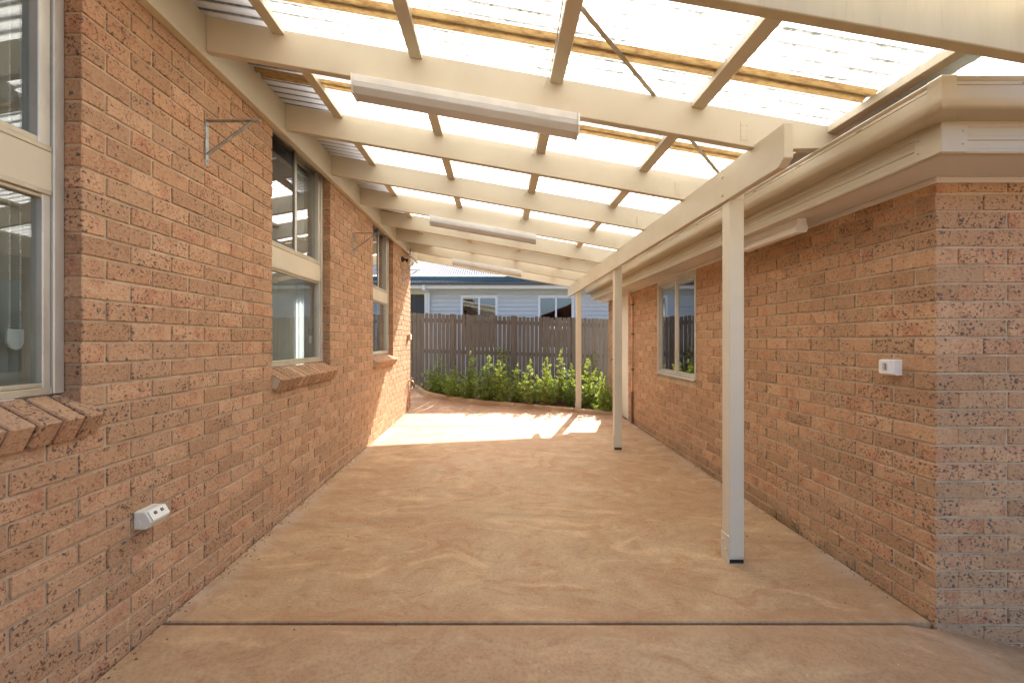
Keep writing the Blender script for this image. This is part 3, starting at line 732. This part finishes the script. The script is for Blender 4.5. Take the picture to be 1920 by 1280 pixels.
# ---------------------------------------------------------------- wall brackets
BLB = ['galvanised steel wall bracket between the nearest two tall windows', 'galvanised steel wall bracket beside the middle and far tall windows', 'thin steel wall bracket below the wall spotlight']
for k, (y, zt_) in enumerate(((2.42, CZ+1.222), (4.884, CZ+1.204), (7.378, CZ+1.192))):
    root = thing('wall_bracket', BLB[k], 'bracket', (XL, y, zt_-.25), 'steel wall brackets')
    bx('upright', M['galv'], root, XL-.001, XL+.005, y-.013, y+.013, zt_-.255, zt_, .001)
    bx('arm', M['galv'], root, XL+.0055, XL+.30, y-.013, y+.013, zt_-.006, zt_-.0005, .001)
    MB().bar((XL+.006, y, zt_-.19), (XL+.25, y, zt_-.012), .024, .006).build('diagonal_stay', M['galv'], root, .001)
    for zz in (.03, .225): MB().lathe([(.006, 0), (.005, .003), (.001, .004)], (XL+.005, y, zt_-zz), (1, 0, 0), 8).build('screw', M['galv'], root)

# ---------------------------------------------------------------- double power outlet on the left wall
y0, y1, zt_ = 1.935, 2.045, PZ(960, 1.935)
root = thing('power_outlet', 'ivory weatherproof double power outlet low on the brick wall', 'power outlet', (XL, 1.99, zt_-.08))
pf = [(0, 0), (.053, 0), (.066, -.018), (.081, -.047), (.056, -.0786), (0, -.0786)]
MB().prism_y([(XL+a, zt_+b) for a, b in pf], y0, y1).build('housing', M['plastic'], root, .004)
d = Vector((.028, 0, -.047)).normalized(); nrm = Vector((.047, 0, .028)).normalized(); base = Vector((XL+.053, 0, zt_))
def pad(yc, s0, s1, hw, t0, t1, name, m, par):
    vs = []
    for t in (t0, t1):
        for s, yy in ((s0, yc-hw), (s1, yc-hw), (s1, yc+hw), (s0, yc+hw)): vs.append(base+d*s+nrm*t+Vector((0, yy, 0)))
    return MB().add(vs, [(3, 2, 1, 0), (4, 5, 6, 7), (0, 1, 5, 4), (1, 2, 6, 5), (2, 3, 7, 6), (3, 0, 4, 7)]).build(name, m, par, .001)
fl = pad((y0+y1)/2, .003, .050, .050, .004, .008, 'flap', M['plastic'], root)
for yy in (y0+.036, y1-.036):
    s = pad(yy, .014, .028, .008, .007, .0095, 'socket', M['black'], fl); pad(yy-.001, .018, .024, .004, .0095, .0105, 'switch', M['plastic_grey'], fl)
MB().lathe([(.012, 0), (.012, .0008), (.0105, .0012)], (XL+.02, y0-.0002, zt_-.048), (0, -1, 0), 20).build('knockout', M['plastic'], root)
# ---------------------------------------------------------------- switch on the right wall
y0, y1 = 2.25, 2.341; z0, z1 = PZ(704, 2.25), PZ(674.5, 2.25)
root = thing('light_switch', 'white weatherproof light switch with grey rocker on the speckled brick wall', 'light switch', (XR, 2.3, z0))
MB().box(XR-.034, XR+.002, y0, y1, z0, z1).build('box', M['plastic_white'], root, .003)
MB().prism([(y0+.001, z0+.004), (y1-.001, z0+.004), (y1-.001, z1-.002), (y0+.001, z1-.002)], lambda p: (XR-.0345, p[0], p[1]), lambda p: (XR-.052, p[0]+(.006 if p[0] < 2.3 else -.006), p[1]*.985+.015*(z0+z1)/2)).build('cover', M['plastic_white'], root, .004)
sw = MB().box(XR-.060, XR-.0525, 2.282, 2.304, z0+.026, z1-.018).build('rocker', M['plastic_grey'], root, .004)
for q in (.36, .5, .64):
    zz = z0+(z1-z0)*q+.004
    bx('rib', M['plastic_white'], sw, XR-.0612, XR-.0598, 2.287, 2.299, zz-.0022, zz+.0022)
for yy in (y0+.010, y1-.012):
    for zz in (z0+.008, z1-.008): MB().lathe([(.0022, 0), (.0022, .001)], (XR-.0518, yy, zz), (-1, 0, 0), 8).build('screw', M['plastic_grey'], root)
MB().lathe([(.010, 0), (.010, .0008), (.009, .0012)], (XR-.018, y0-.0002, (z0+z1)/2-.002), (0, -1, 0), 20).build('knockout', M['plastic_white'], root)
# ---------------------------------------------------------------- spotlight, junction box, tap on the far left wall
y, z = 7.33, CZ+1.36
root = thing('wall_spotlight', 'black wall spotlight with clear round lamp under the pergola ledger', 'spotlight', (XL, y, z))
MB().lathe([(.05, 0), (.05, .012), (.036, .03), (.014, .055)], (XL, y, z), (1, 0, 0), 16).build('base', M['black'], root, smooth=True)
MB().tube([(XL+.05, y, z), (XL+.075, y, z-.003)], .012).build('swivel', M['black'], root)
hd = Vector((.75, -.25, -.5)).normalized(); o_ = Vector((XL+.075, y, z-.003))
MB().lathe([(.016, 0), (.03, .025), (.034, .055)], o_, hd, 16).build('lamp_holder', M['black'], root, smooth=True)
MB().lathe([(.032, .055), (.05, .08), (.060, .11), (.060, .125), (.045, .137), (.02, .142), (.002, .143)], o_, hd, 20).build('lamp', M['bulb'], root, smooth=True)
tag(MB().tube([(XL+.02, 7.55, 2.93), (XL+.06, 7.55, 2.87), (XL+.10, 7.52, 2.885), (XL+.11, 7.5, 2.96)], .010).build('conduit_elbow', M['conduit'], smooth=True), 'short brown conduit hook under the ledger by the spotlight', 'conduit')
root = thing('junction_box', 'small tan junction box on the sunlit end of the brick wall', 'junction box', (XL, 7.8, CZ-.1))
zj = PZ(632, 7.83)
bx('box', M['brass'], root, XL-.001, XL+.05, 7.79, 7.88, zj-.05, zj+.05, .004)
bx('lid', M['plastic'], root, XL+.0505, XL+.056, 7.795, 7.875, zj-.045, zj+.045, .002)
zj = PZ(714, 7.82)
root = thing('garden_tap', 'brass garden tap on the sunlit brick wall near the ground', 'tap', (XL, 7.82, zj))
MB().tube([(XL-.001, 7.82, zj), (XL+.05, 7.82, zj+.004), (XL+.085, 7.82, zj-.004), (XL+.105, 7.82, zj-.03), (XL+.108, 7.82, zj-.055)], [.011, .011, .013, .011, .010], 10).build('spout', M['brass'], root, smooth=True)
MB().lathe([(.014, 0), (.012, .02), (.007, .025), (.006, .05)], (XL+.055, 7.82, zj+.006), (.25, 0, 1), 10).build('valve', M['brass'], root, smooth=True)
MB().bar((XL+.04, 7.82, zj+.062), (XL+.105, 7.82, zj+.046), .014, .009).build('handle', M['galv'], root, .003)
MB().tube([(XL+.012, 7.82, zj), (XL+.012, 7.822, zj-.12), (XL+.008, 7.82, g(XL, 7.8)-.0)], .008, 8).build('supply_pipe', M['copper'], root, smooth=True)
# ---------------------------------------------------------------- copper pipe by the side door
yp = 6.72; root = thing('copper_pipe', 'vertical copper pipe with black clips beside the cream side door', 'pipe', (XR, yp, .09))
zl = PZ(735, yp)
MB().tube([(XR-.022, yp, zl), (XR-.022, yp, SOF-.22), (XR-.026, yp+.015, SOF-.16), (XR-.045, yp+.07, SOF-.01)], .011, 10).build('pipe', M['copper'], root, smooth=True)
MB().tube([(XR-.024, yp, g(XR, yp)-.01), (XR-.024, yp, zl+.01)], .018, 10).build('lower_sleeve', M['conduit'], root, smooth=True)
for py in (571, 626, 692):
    zz = PZ(py, yp); bx('clip', M['black'], root, XR-.036, XR+.001, yp-.03, yp+.03, zz-.008, zz+.008, .003)

# ---------------------------------------------------------------- fence
YFN = 9.70
def ftop(x): 
    px = PX0+F*x/YFN; return PZ(587+(px-772)*11/368, YFN)
fence = thing('paling_fence', 'charcoal painted timber paling fence behind the shrubs', 'fence', (0, YFN, .2))
rnd = random.Random(5); x = -4.6
while x < 5.2:
    wd = rnd.uniform(.074, .081); gap = rnd.choice((.004, .009, .013, .016, .018, .012))
    zt2 = ftop(x)+rnd.uniform(-.014, .014); zb2 = g(x, YFN)-.06; t = rnd.uniform(-.002, .002); yy = YFN+rnd.uniform(-.003, .003)
    c = .014
    MB().prism([(x, zb2), (x+wd, zb2), (x+wd+t, zt2-c), (x+wd+t-c, zt2), (x+t+c, zt2), (x+t, zt2-c)], lambda p: (p[0], yy-.0155, p[1]), lambda p: (p[0], yy, p[1])).build('paling', M['fence'], fence, .0015)
    x += wd+gap
for dz, h in ((-.19, .085), (-.88, .085), (-1.42, .085)):
    MB().add([(xx, yy, ftop(xx)+dz+e) for xx in (-4.6, 5.2) for yy, e in ((YFN+.004, 0), (YFN+.045, 0), (YFN+.045, h), (YFN+.004, h))],
             [(0, 1, 2, 3), (7, 6, 5, 4)]+[(i, (i+1) % 4, 4+(i+1) % 4, 4+i) for i in range(4)]).build('rail', M['fence'], fence)
for px in (708, 849, 962, 1076, 1190):
    xx = PXX(px, YFN); bx('post', M['fence'], fence, xx-.045, xx+.045, YFN+.046, YFN+.136, -.2, ftop(xx)-.04)
    bx('cover_paling', M['fence'], fence, xx-.05, xx+.045, YFN-.034, YFN-.0185, g(xx, YFN)-.03, ftop(xx)+.01, .002)

# ---------------------------------------------------------------- garden bed, kerb, mulch
KP = [(777, 727), (788, 735.5), (806, 741.5), (840, 748), (890, 755), (940, 760), (990, 764.5), (1040, 769), (1085, 773.5), (1118, 777), (1150, 779)]
kp = [ground_hit(*p) for p in KP]; kp[-1].x = min(kp[-1].x, XR-.01)
kp[0].y = min(kp[0].y, YFN-.03)
def spline(ps, n):
    out = []
    for i in range(len(ps)-1):
        p0, p1, p2, p3 = ps[max(i-1, 0)], ps[i], ps[i+1], ps[min(i+2, len(ps)-1)]
        for k in range(n):
            t = k/n; out.append(.5*((2*p1)+(p2-p0)*t+(2*p0-5*p1+4*p2-p3)*t*t+(3*p1-p0-3*p2+p3)*t**3))
    return out+[ps[-1]]
ks = spline(kp, 4)
kerb = thing('garden_kerb', 'low curved tan concrete kerb edging the garden bed', 'kerb', ks[len(ks)//2])
cuts = [0, 12, 22, 31, len(ks)-1]
for a, b in zip(cuts[:-1], cuts[1:]):
    seg = ks[a:b+1]; rings = []
    for i, p in enumerate(seg):
        j = a+i; d = ks[min(j+1, len(ks)-1)]-ks[max(j-1, 0)]; d.z = 0; d.normalize(); nn = Vector((-d.y, d.x, 0))
        q = p
        if i == 0 and a: q = p+d*.004
        if i == len(seg)-1 and b < len(ks)-1: q = p-d*.004
        rings.append([q+nn*o+Vector((0, 0, h)) for o, h in ((0, -.05), (0, .045), (.012, .062), (.035, .068), (.075, .066), (.09, .05), (.09, -.05))])
    m_ = len(rings[0])
    MB().add([v for r_ in rings for v in r_], [(i*m_+k, i*m_+(k+1) % m_, (i+1)*m_+(k+1) % m_, (i+1)*m_+k) for i in range(len(rings)-1) for k in range(m_)]+[tuple(range(m_))[::-1], tuple((len(rings)-1)*m_+k for k in range(m_))]).build('kerb_section', M['kerb'], kerb, smooth=True)
def bed_z(x, y): return g(x, y)+.035+.02*math.sin(7*x+3*y)*math.sin(5*y-2*x)
mb = MB(); vs = []
for p in ks:
    for k in range(9):
        t = k/8; y = (p.y+.06)*(1-t)+(YFN-.018)*t
        vs.append((p.x, y, bed_z(p.x, y)))
mb.add(vs, [(i*9+k, i*9+k+1, (i+1)*9+k+1, (i+1)*9+k) for i in range(len(ks)-1) for k in range(8)])
struct(mb.build('garden_bed', M['soil'], smooth=True))
rnd = random.Random(11); V, Fc = [], []
for _ in range(5200):
    i = rnd.randrange(len(ks)-1); p = ks[i].lerp(ks[i+1], rnd.random()); t = rnd.random()**1.8
    y = (p.y+.095)*(1-t)+(YFN-.03)*t; c = Vector((p.x, y, bed_z(p.x, y)+rnd.uniform(-.002, .014)))
    L, w_ = rnd.uniform(.012, .034), rnd.uniform(.004, .010); a = rnd.uniform(0, 6.28); ti = rnd.uniform(-.5, .5)
    d = Vector((math.cos(a)*math.cos(ti), math.sin(a)*math.cos(ti), math.sin(ti))); s = Vector((-math.sin(a), math.cos(a), rnd.uniform(-.4, .4))); u = d.cross(s)*.004
    k = len(V); V += [c-d*L-s*w_, c+d*L-s*w_*.6, c+d*L+s*w_*.7, c-d*L+s*w_, c+u]; Fc += [(k, k+1, k+4), (k+1, k+2, k+4), (k+2, k+3, k+4), (k+3, k, k+4), (k+3, k+2, k+1, k)]
me = bpy.data.meshes.new('bark_mulch'); me.from_pydata(V, [], Fc); me.materials.append(M['mulch'])
o = link(bpy.data.objects.new('bark_mulch', me), Vector((0, 0, 0))); o['kind'] = 'stuff'; o['label'] = 'red brown bark mulch spread over the garden bed'; o['category'] = 'mulch'

# ---------------------------------------------------------------- shrubs
def shrub(label, base, h, rad, shoots, leaves, m, seed, ll=.05, spike=.3, group='shrubs in the garden bed', bare=.08):
    rnd = random.Random(seed); root = thing('shrub', label, 'shrub', base, group)
    st = MB(); V, Fc = [], []
    def leaf(c, d, up, L):
        s_ = d.cross(up)
        if s_.length < 1e-4: return
        s_ = s_.normalized()*L*.24; nn = d.cross(s_).normalized()*L*.08
        q = len(V); V.extend([c, c+d*L*.5+s_+nn, c+d*L, c+d*L*.5-s_+nn]); Fc.extend([(q, q+1, q+2), (q, q+2, q+3)])
    def rv(): return Vector((rnd.gauss(0, 1), rnd.gauss(0, 1), rnd.gauss(0, 1))).normalized()
    for s in range(shoots):
        a = rnd.uniform(0, 6.283); rr = rad*rnd.random()**.6
        hh = h*(.80-.42*(rr/rad)**2)*rnd.uniform(.45, 1.0)
        if s < 4: hh = h*rnd.uniform(.84, 1.0); rr *= spike
        tip = base+Vector((math.cos(a)*rr, math.sin(a)*rr*.8, hh))
        mid = base.lerp(tip, .45)+Vector((math.cos(a)*rr*.30, math.sin(a)*rr*.24, -.04*h))
        p0 = base+Vector((rnd.uniform(-.03, .03), rnd.uniform(-.03, .03), -.02))
        def P(t): return p0*(1-t)**2+mid*2*t*(1-t)+tip*t*t
        if s < 16: st.tube([P(0), P(.35), P(.7), P(.97)], [.008, .0055, .0035, .0015], 5)
        ntw = max(3, int(9*hh/h*(1-bare)+2))
        for k in range(ntw):
            t = bare+(1-bare)*(k+rnd.random())/ntw; c0 = P(t)
            out = Vector((math.cos(a)+rnd.gauss(0, .9), math.sin(a)+rnd.gauss(0, .9), rnd.uniform(.1, 1.1))).normalized()
            if t > .93: out = (P(1)-P(.9)).normalized()
            TL = rnd.uniform(.05, .13)*(1.15-t*.5)
            nl = int(leaves*rnd.uniform(.7, 1.2))
            for j in range(nl):
                u = j/nl; c = c0+out*TL*(.15+.85*u); d = (out*(.35+.7*u)+rv()*.95).normalized()
                leaf(c, d, rv(), ll*rnd.uniform(.55, 1.1)*(1-.3*u))
    st.build('stem', M['stem'], root)
    me = bpy.data.meshes.new('foliage'); me.from_pydata([v-base for v in V], [], Fc); me.materials.append(m)
    link(bpy.data.objects.new('foliage', me), base, root)
    return root
SH = [ # px, base py, top py, half width px, shoots, material, label
 (818, 739, 671, 30, 46, 'leafB', 'leafy green shrub at the narrow end of the bed beside the house corner'),
 (851, 746, 690, 25, 40, 'leafA', 'low rounded yellow-green shrub next to the shrub at the narrow end of the bed'),
 (880, 750, 668, 27, 40, 'leafB', 'green shrub with one thin upright spire in the middle of its crown'),
 (913, 754, 670, 28, 46, 'leafB', 'dense mid green shrub in front of the tall shrub against the fence'),
 (938, 757, 682, 24, 36, 'leafA', 'yellowish upright shrub directly in front of the tall fence shrub'),
 (971, 757, 686, 19, 26, 'leafB', 'narrow green shrub between the yellowish shrub and the sunlit ones'),
 (993, 762, 684, 25, 36, 'leafA', 'bare-legged shrub with a bright sunlit rounded top'),
 (1024, 764, 677, 21, 32, 'leafA', 'slender shrub with a bright sunlit pointed top'),
 (1050, 766, 671, 22, 32, 'leafA', 'tallest sunlit spire of a shrub just before the far post'),
 (1071, 768, 692, 17, 26, 'leafB', 'green shrub partly hidden behind the far post'),
 (1106, 771, 680, 26, 44, 'leafA', 'bright sunlit bushy shrub on the far side of the far post'),
 (1133, 775, 706, 20, 34, 'leafA', 'low bright shrub pressed against the end of the speckled brick house')]
for i, (px, py, ty, hw, ns, m, lab) in enumerate(SH):
    b = ground_hit(px, py-(3 if i not in (8, 9, 10) else 8), .03); y = b.y
    shrub(lab, b, (py-ty)*y/F*1.02, hw*y/F*1.12, ns, 16, M[m], 20+i, bare=.30 if i in (6, 7, 8) else .10)
for i, (px, ty, hw, lab) in enumerate(((939, 651, 24, 'tall olive green shrub standing against the fence above the low shrubs'), (1105, 654, 27, 'tall olive green shrub against the fence beside the far post'))):
    b = Vector((PXX(px, 9.45), 9.45, g(PXX(px, 9.45), 9.45)+.03))
    shrub(lab, b, PZ(ty, 9.45)-b.z, hw*9.45/F, 26, 15, M['leafC'], 60+i, ll=.065, spike=.9, bare=.55)
M['silver'] = leaf_mat('silver_leaves', (.30, .33, .27), (.52, .54, .48))
for i, (px, py, hw, lab) in enumerate(((975, 752, 13, 'low silvery plant between the narrow shrub and the bare-legged shrub'), (1008, 755, 12, 'low silvery plant between the bare-legged shrub and the slender shrub'), (1037, 757, 12, 'low silvery plant beside the tallest sunlit spire'), (1120, 764, 14, 'low silvery plant behind the bright bushy shrub'))):
    b = ground_hit(px, py, .03); b.y += .12; b.z = bed_z(b.x, b.y)
    shrub(lab, b, .24, hw*b.y/F, 16, 12, M['silver'], 90+i, ll=.045, spike=1, group='silvery ground cover')
rnd = random.Random(21); V, Fc = [], []
for _ in range(1000):
    left = rnd.random() < .6; y = rnd.uniform(1.2, 7.8)
    if not left and y < 2.2: continue
    d_ = abs(rnd.gauss(0, .035)) if rnd.random() < .96 else rnd.uniform(0, 1.2)
    x = XL+.004+d_ if left else XR-.004-d_
    c = Vector((x, y, g(x, y)+.001)); r_ = rnd.uniform(.0015, .0075); a = rnd.uniform(0, 6.28)
    k = len(V); V += [c+Vector((math.cos(a+q*1.57)*r_*rnd.uniform(.6, 1.3), math.sin(a+q*1.57)*r_*rnd.uniform(.6, 1.3), 0)) for q in range(4)]+[c+Vector((0, 0, r_*.9))]
    Fc += [(k+q, k+(q+1) % 4, k+4) for q in range(4)]
me = bpy.data.meshes.new('grit'); me.from_pydata(V, [], Fc); me.materials.append(paint('grit', (.24, .16, .10), .95, var=.6, scale=60))
o = link(bpy.data.objects.new('grit', me), Vector((0, 0, 0))); o['kind'] = 'stuff'; o['label'] = 'loose grit and crumbs along the foot of the brick walls'; o['category'] = 'grit'
for k, y in enumerate(RY[1:5]):
    pl = bx('nail_plate', M['cream'], perg, 1.305, 1.345, y-.0022, y-.0002, zb(1.325)+.03, zb(1.325)+.13)
    for q in range(6):
        MB().lathe([(.004, 0), (.003, .0016), (.0005, .002)], (1.313+.024*(q % 2), y-.0022, zb(1.325)+.05+.03*(q//2)), (0, -1, 0), 8).build('nail', M['cream'], pl)
# weeds in the wall joint
for k, (px, py, h) in enumerate(((1499, 997, .16), (1460, 972, .07))):
    y = F*XR/(px-PX0); b = Vector((XR-.012, y, g(XR, y)-.003)); rnd = random.Random(k+3); mb = MB()
    for s in range(7 if k == 0 else 4):
        a = rnd.uniform(0, 6.28); d = Vector((-abs(math.cos(a))*.35, math.sin(a)*.5, 1)).normalized(); L = h*rnd.uniform(.45, 1)
        sd = Vector((0, 1, 0)).cross(d).normalized()*.003+Vector((0, .003, 0))
        bend = Vector((-.3, math.sin(a)*.4, -.15))*L*.35
        mb.add([b-sd, b+sd, b+d*L*.5+sd*.8, b+d*L*.5-sd*.8, b+d*L+bend], [(0, 1, 2, 3), (3, 2, 4)])
    tag(mb.build('weed', M['weed']), ('tall' if k == 0 else 'tiny')+' green weed growing at the foot of the speckled wall', 'weed')

# ---------------------------------------------------------------- neighbour's house
YN = 14.0
nb = thing('weatherboard_house', 'pale blue weatherboard house with white trimmed windows behind the fence', 'house', (0, YN+3, .1))
def NX(px): return PXX(px, YN)
def NZ(py): return PZ(py, YN)
xl, xr = NX(806), NX(1400)
wins = [(NX(863.7), NX(933), NZ(554)), (NX(1008.8), NX(1076), NZ(554)), (NX(1190), NX(1260), NZ(554))]
WB0 = 1.1
mb = MB(); xs = [xl-.05]+[v for a, b, z in wins for v in (a+.03, b-.03)]+[xr]
for i in range(0, len(xs), 2): mb.box(xs[i], xs[i+1], YN+.02, YN+.12, -.1, 3.15)
for a, b, z in wins: mb.box(a+.03, b-.03, YN+.02, YN+.12, -.1, WB0+.03).box(a+.03, b-.03, YN+.02, YN+.12, z-.03, 3.15)
nw = mb.build('wall', M['board'], nb)
pitch = 7.93*YN/F; z = NZ(551)-pitch*20
while z < 3.05:
    za, zb_ = z, min(z+pitch, 3.06)
    segs = [(xl, xr)]
    if zb_ > WB0 and za < wins[0][2]: segs = [(xl, wins[0][0]), (wins[0][1], wins[1][0]), (wins[1][1], wins[2][0]), (wins[2][1], xr)]
    if za > -.3:
        for a, b in segs:
            MB().prism([(YN+.018, za), (YN-.022, za), (YN+.010, zb_), (YN+.018, zb_)], lambda p: (a, p[0], p[1]), lambda p: (b, p[0], p[1])).build('weatherboard', M['board'], nw)
    z += pitch
for a, b, z in wins:
    w = MB(); f = .055
    w.box(a, a+f, YN-.03, YN+.06, WB0, z).box(b-f, b, YN-.03, YN+.06, WB0, z).box(a+f, b-f, YN-.03, YN+.06, z-f, z).box(a+f, b-f, YN-.03, YN+.06, WB0, WB0+f)
    o = w.build('window', M['trim'], nb, .004); m_ = (a+b)/2
    w = MB(); w.box(m_-.028, m_+.028, YN-.01, YN+.045, WB0+f, z-f)
    w.box(a+f, m_-.028, YN-.005, YN+.03, z-f-.03, z-f).box(m_+.028, b-f, YN-.005, YN+.03, z-f-.03, z-f).box(a+f, a+f+.02, YN-.005, YN+.03, WB0+f, z-f-.03).box(b-f-.02, b-f, YN-.005, YN+.03, WB0+f, z-f-.03).build('sash_frame', M['trim'], o, .002)
    bx('pane', M['glass_dark'], o, a+f+.019, m_-.027, YN+.012, YN+.016, WB0+f-.01, z-f-.029); bx('pane', M['glass_dark'], o, m_+.027, b-f-.019, YN+.012, YN+.016, WB0+f-.01, z-f-.029)
mb = MB(); mb.box(xl-5, xr, YN+3.9, YN+4, -.1, 3.2).box(xl-.05, xr, YN+.13, YN+3.9, -.1, .2).box(xl-.05, xr, YN+.13, YN+3.9, 3.1, 3.15).build('room_wall', M['shutter'], nb)
# recessed entry on its left
xe = NX(796)
bx('entry_wall', M['cream_boards'], nb, NX(650), xe, YN+.02, YN+.12, NZ(551.5), 3.1)
mb = MB()
for k in range(5): bx('shutter_panel', M['shutter'], nb, NX(795)-.33*(k+1)+.008, NX(795)-.33*k, YN+.03, YN+.07, -.1, NZ(552))
bx('corner_post', M['trim'], nb, xe, xl-.02, YN-.02, YN+.12, -.1, 3.08, .003)
zf0, zf1, zf2 = PZ(540.5, 13.6), PZ(534, 13.6), PZ(529.3, 13.6)
bx('soffit', M['trim'], nb, NX(600), xr+.4, 13.62, YN+.02, zf0, zf0+.015)
bx('fascia', M['trim'], nb, NX(600), xr+.4, 13.59, 13.615, zf0-.01, zf1, .003)
MB().prism_x([(13.585, zf1-.01), (13.48, zf1-.01), (13.465, zf1+.02), (13.465, zf2), (13.475, zf2), (13.475, zf1), (13.585, zf1)], NX(600), xr+.4).build('gutter', M['dark_gutter'], nb)
def corr_roof(name, m, x0, x1, pts):
    n = int((x1-x0)/.0765*4); vs = []
    for i in range(n+1):
        x = x0+(x1-x0)*i/n; w_ = .017*math.cos(i*math.pi/2)
        for (y, z) in pts: vs.append((x, y, z+w_))
    k = len(pts); o = MB().add(vs, [(i*k+j, (i+1)*k+j, (i+1)*k+j+1, i*k+j+1) for i in range(n) for j in range(k-1)]).build(name, m, nb, smooth=True)
    for p in o.data.polygons: p.use_smooth = True
corr_roof('lower_roof', M['roofwhite'], NX(600), xr+.4, [(13.50, zf2+.012), (13.95, zf2+.06)])
zt0, zt1 = PZ(527, 13.9), PZ(517.8, 13.9)
bx('upper_fascia', M['teal_dark'], nb, NX(600), xr+.4, 13.9, 13.93, zt0-.04, zt1)
corr_roof('roof', M['roofwhite'], NX(600), xr+.4, [(13.86, zt1+.012), (17.6, zt1+.012+.40*3.74)])
dp = MB(); xd = NX(802)
bx('rainwater_head', M['trim'], nb, NX(797)-.02, NX(801.5), 13.60-.10, 13.588, PZ(544, 13.6), zf1-.012, .006)
dp.tube([(NX(800), 13.55, PZ(543, 13.55)), (NX(801), 13.62, PZ(546, 13.6)), (NX(804.5), 13.93, PZ(548.5, 13.9)), (NX(804.5), 13.93, 0)], .042, 10).build('downpipe', M['trim'], nb, smooth=True)
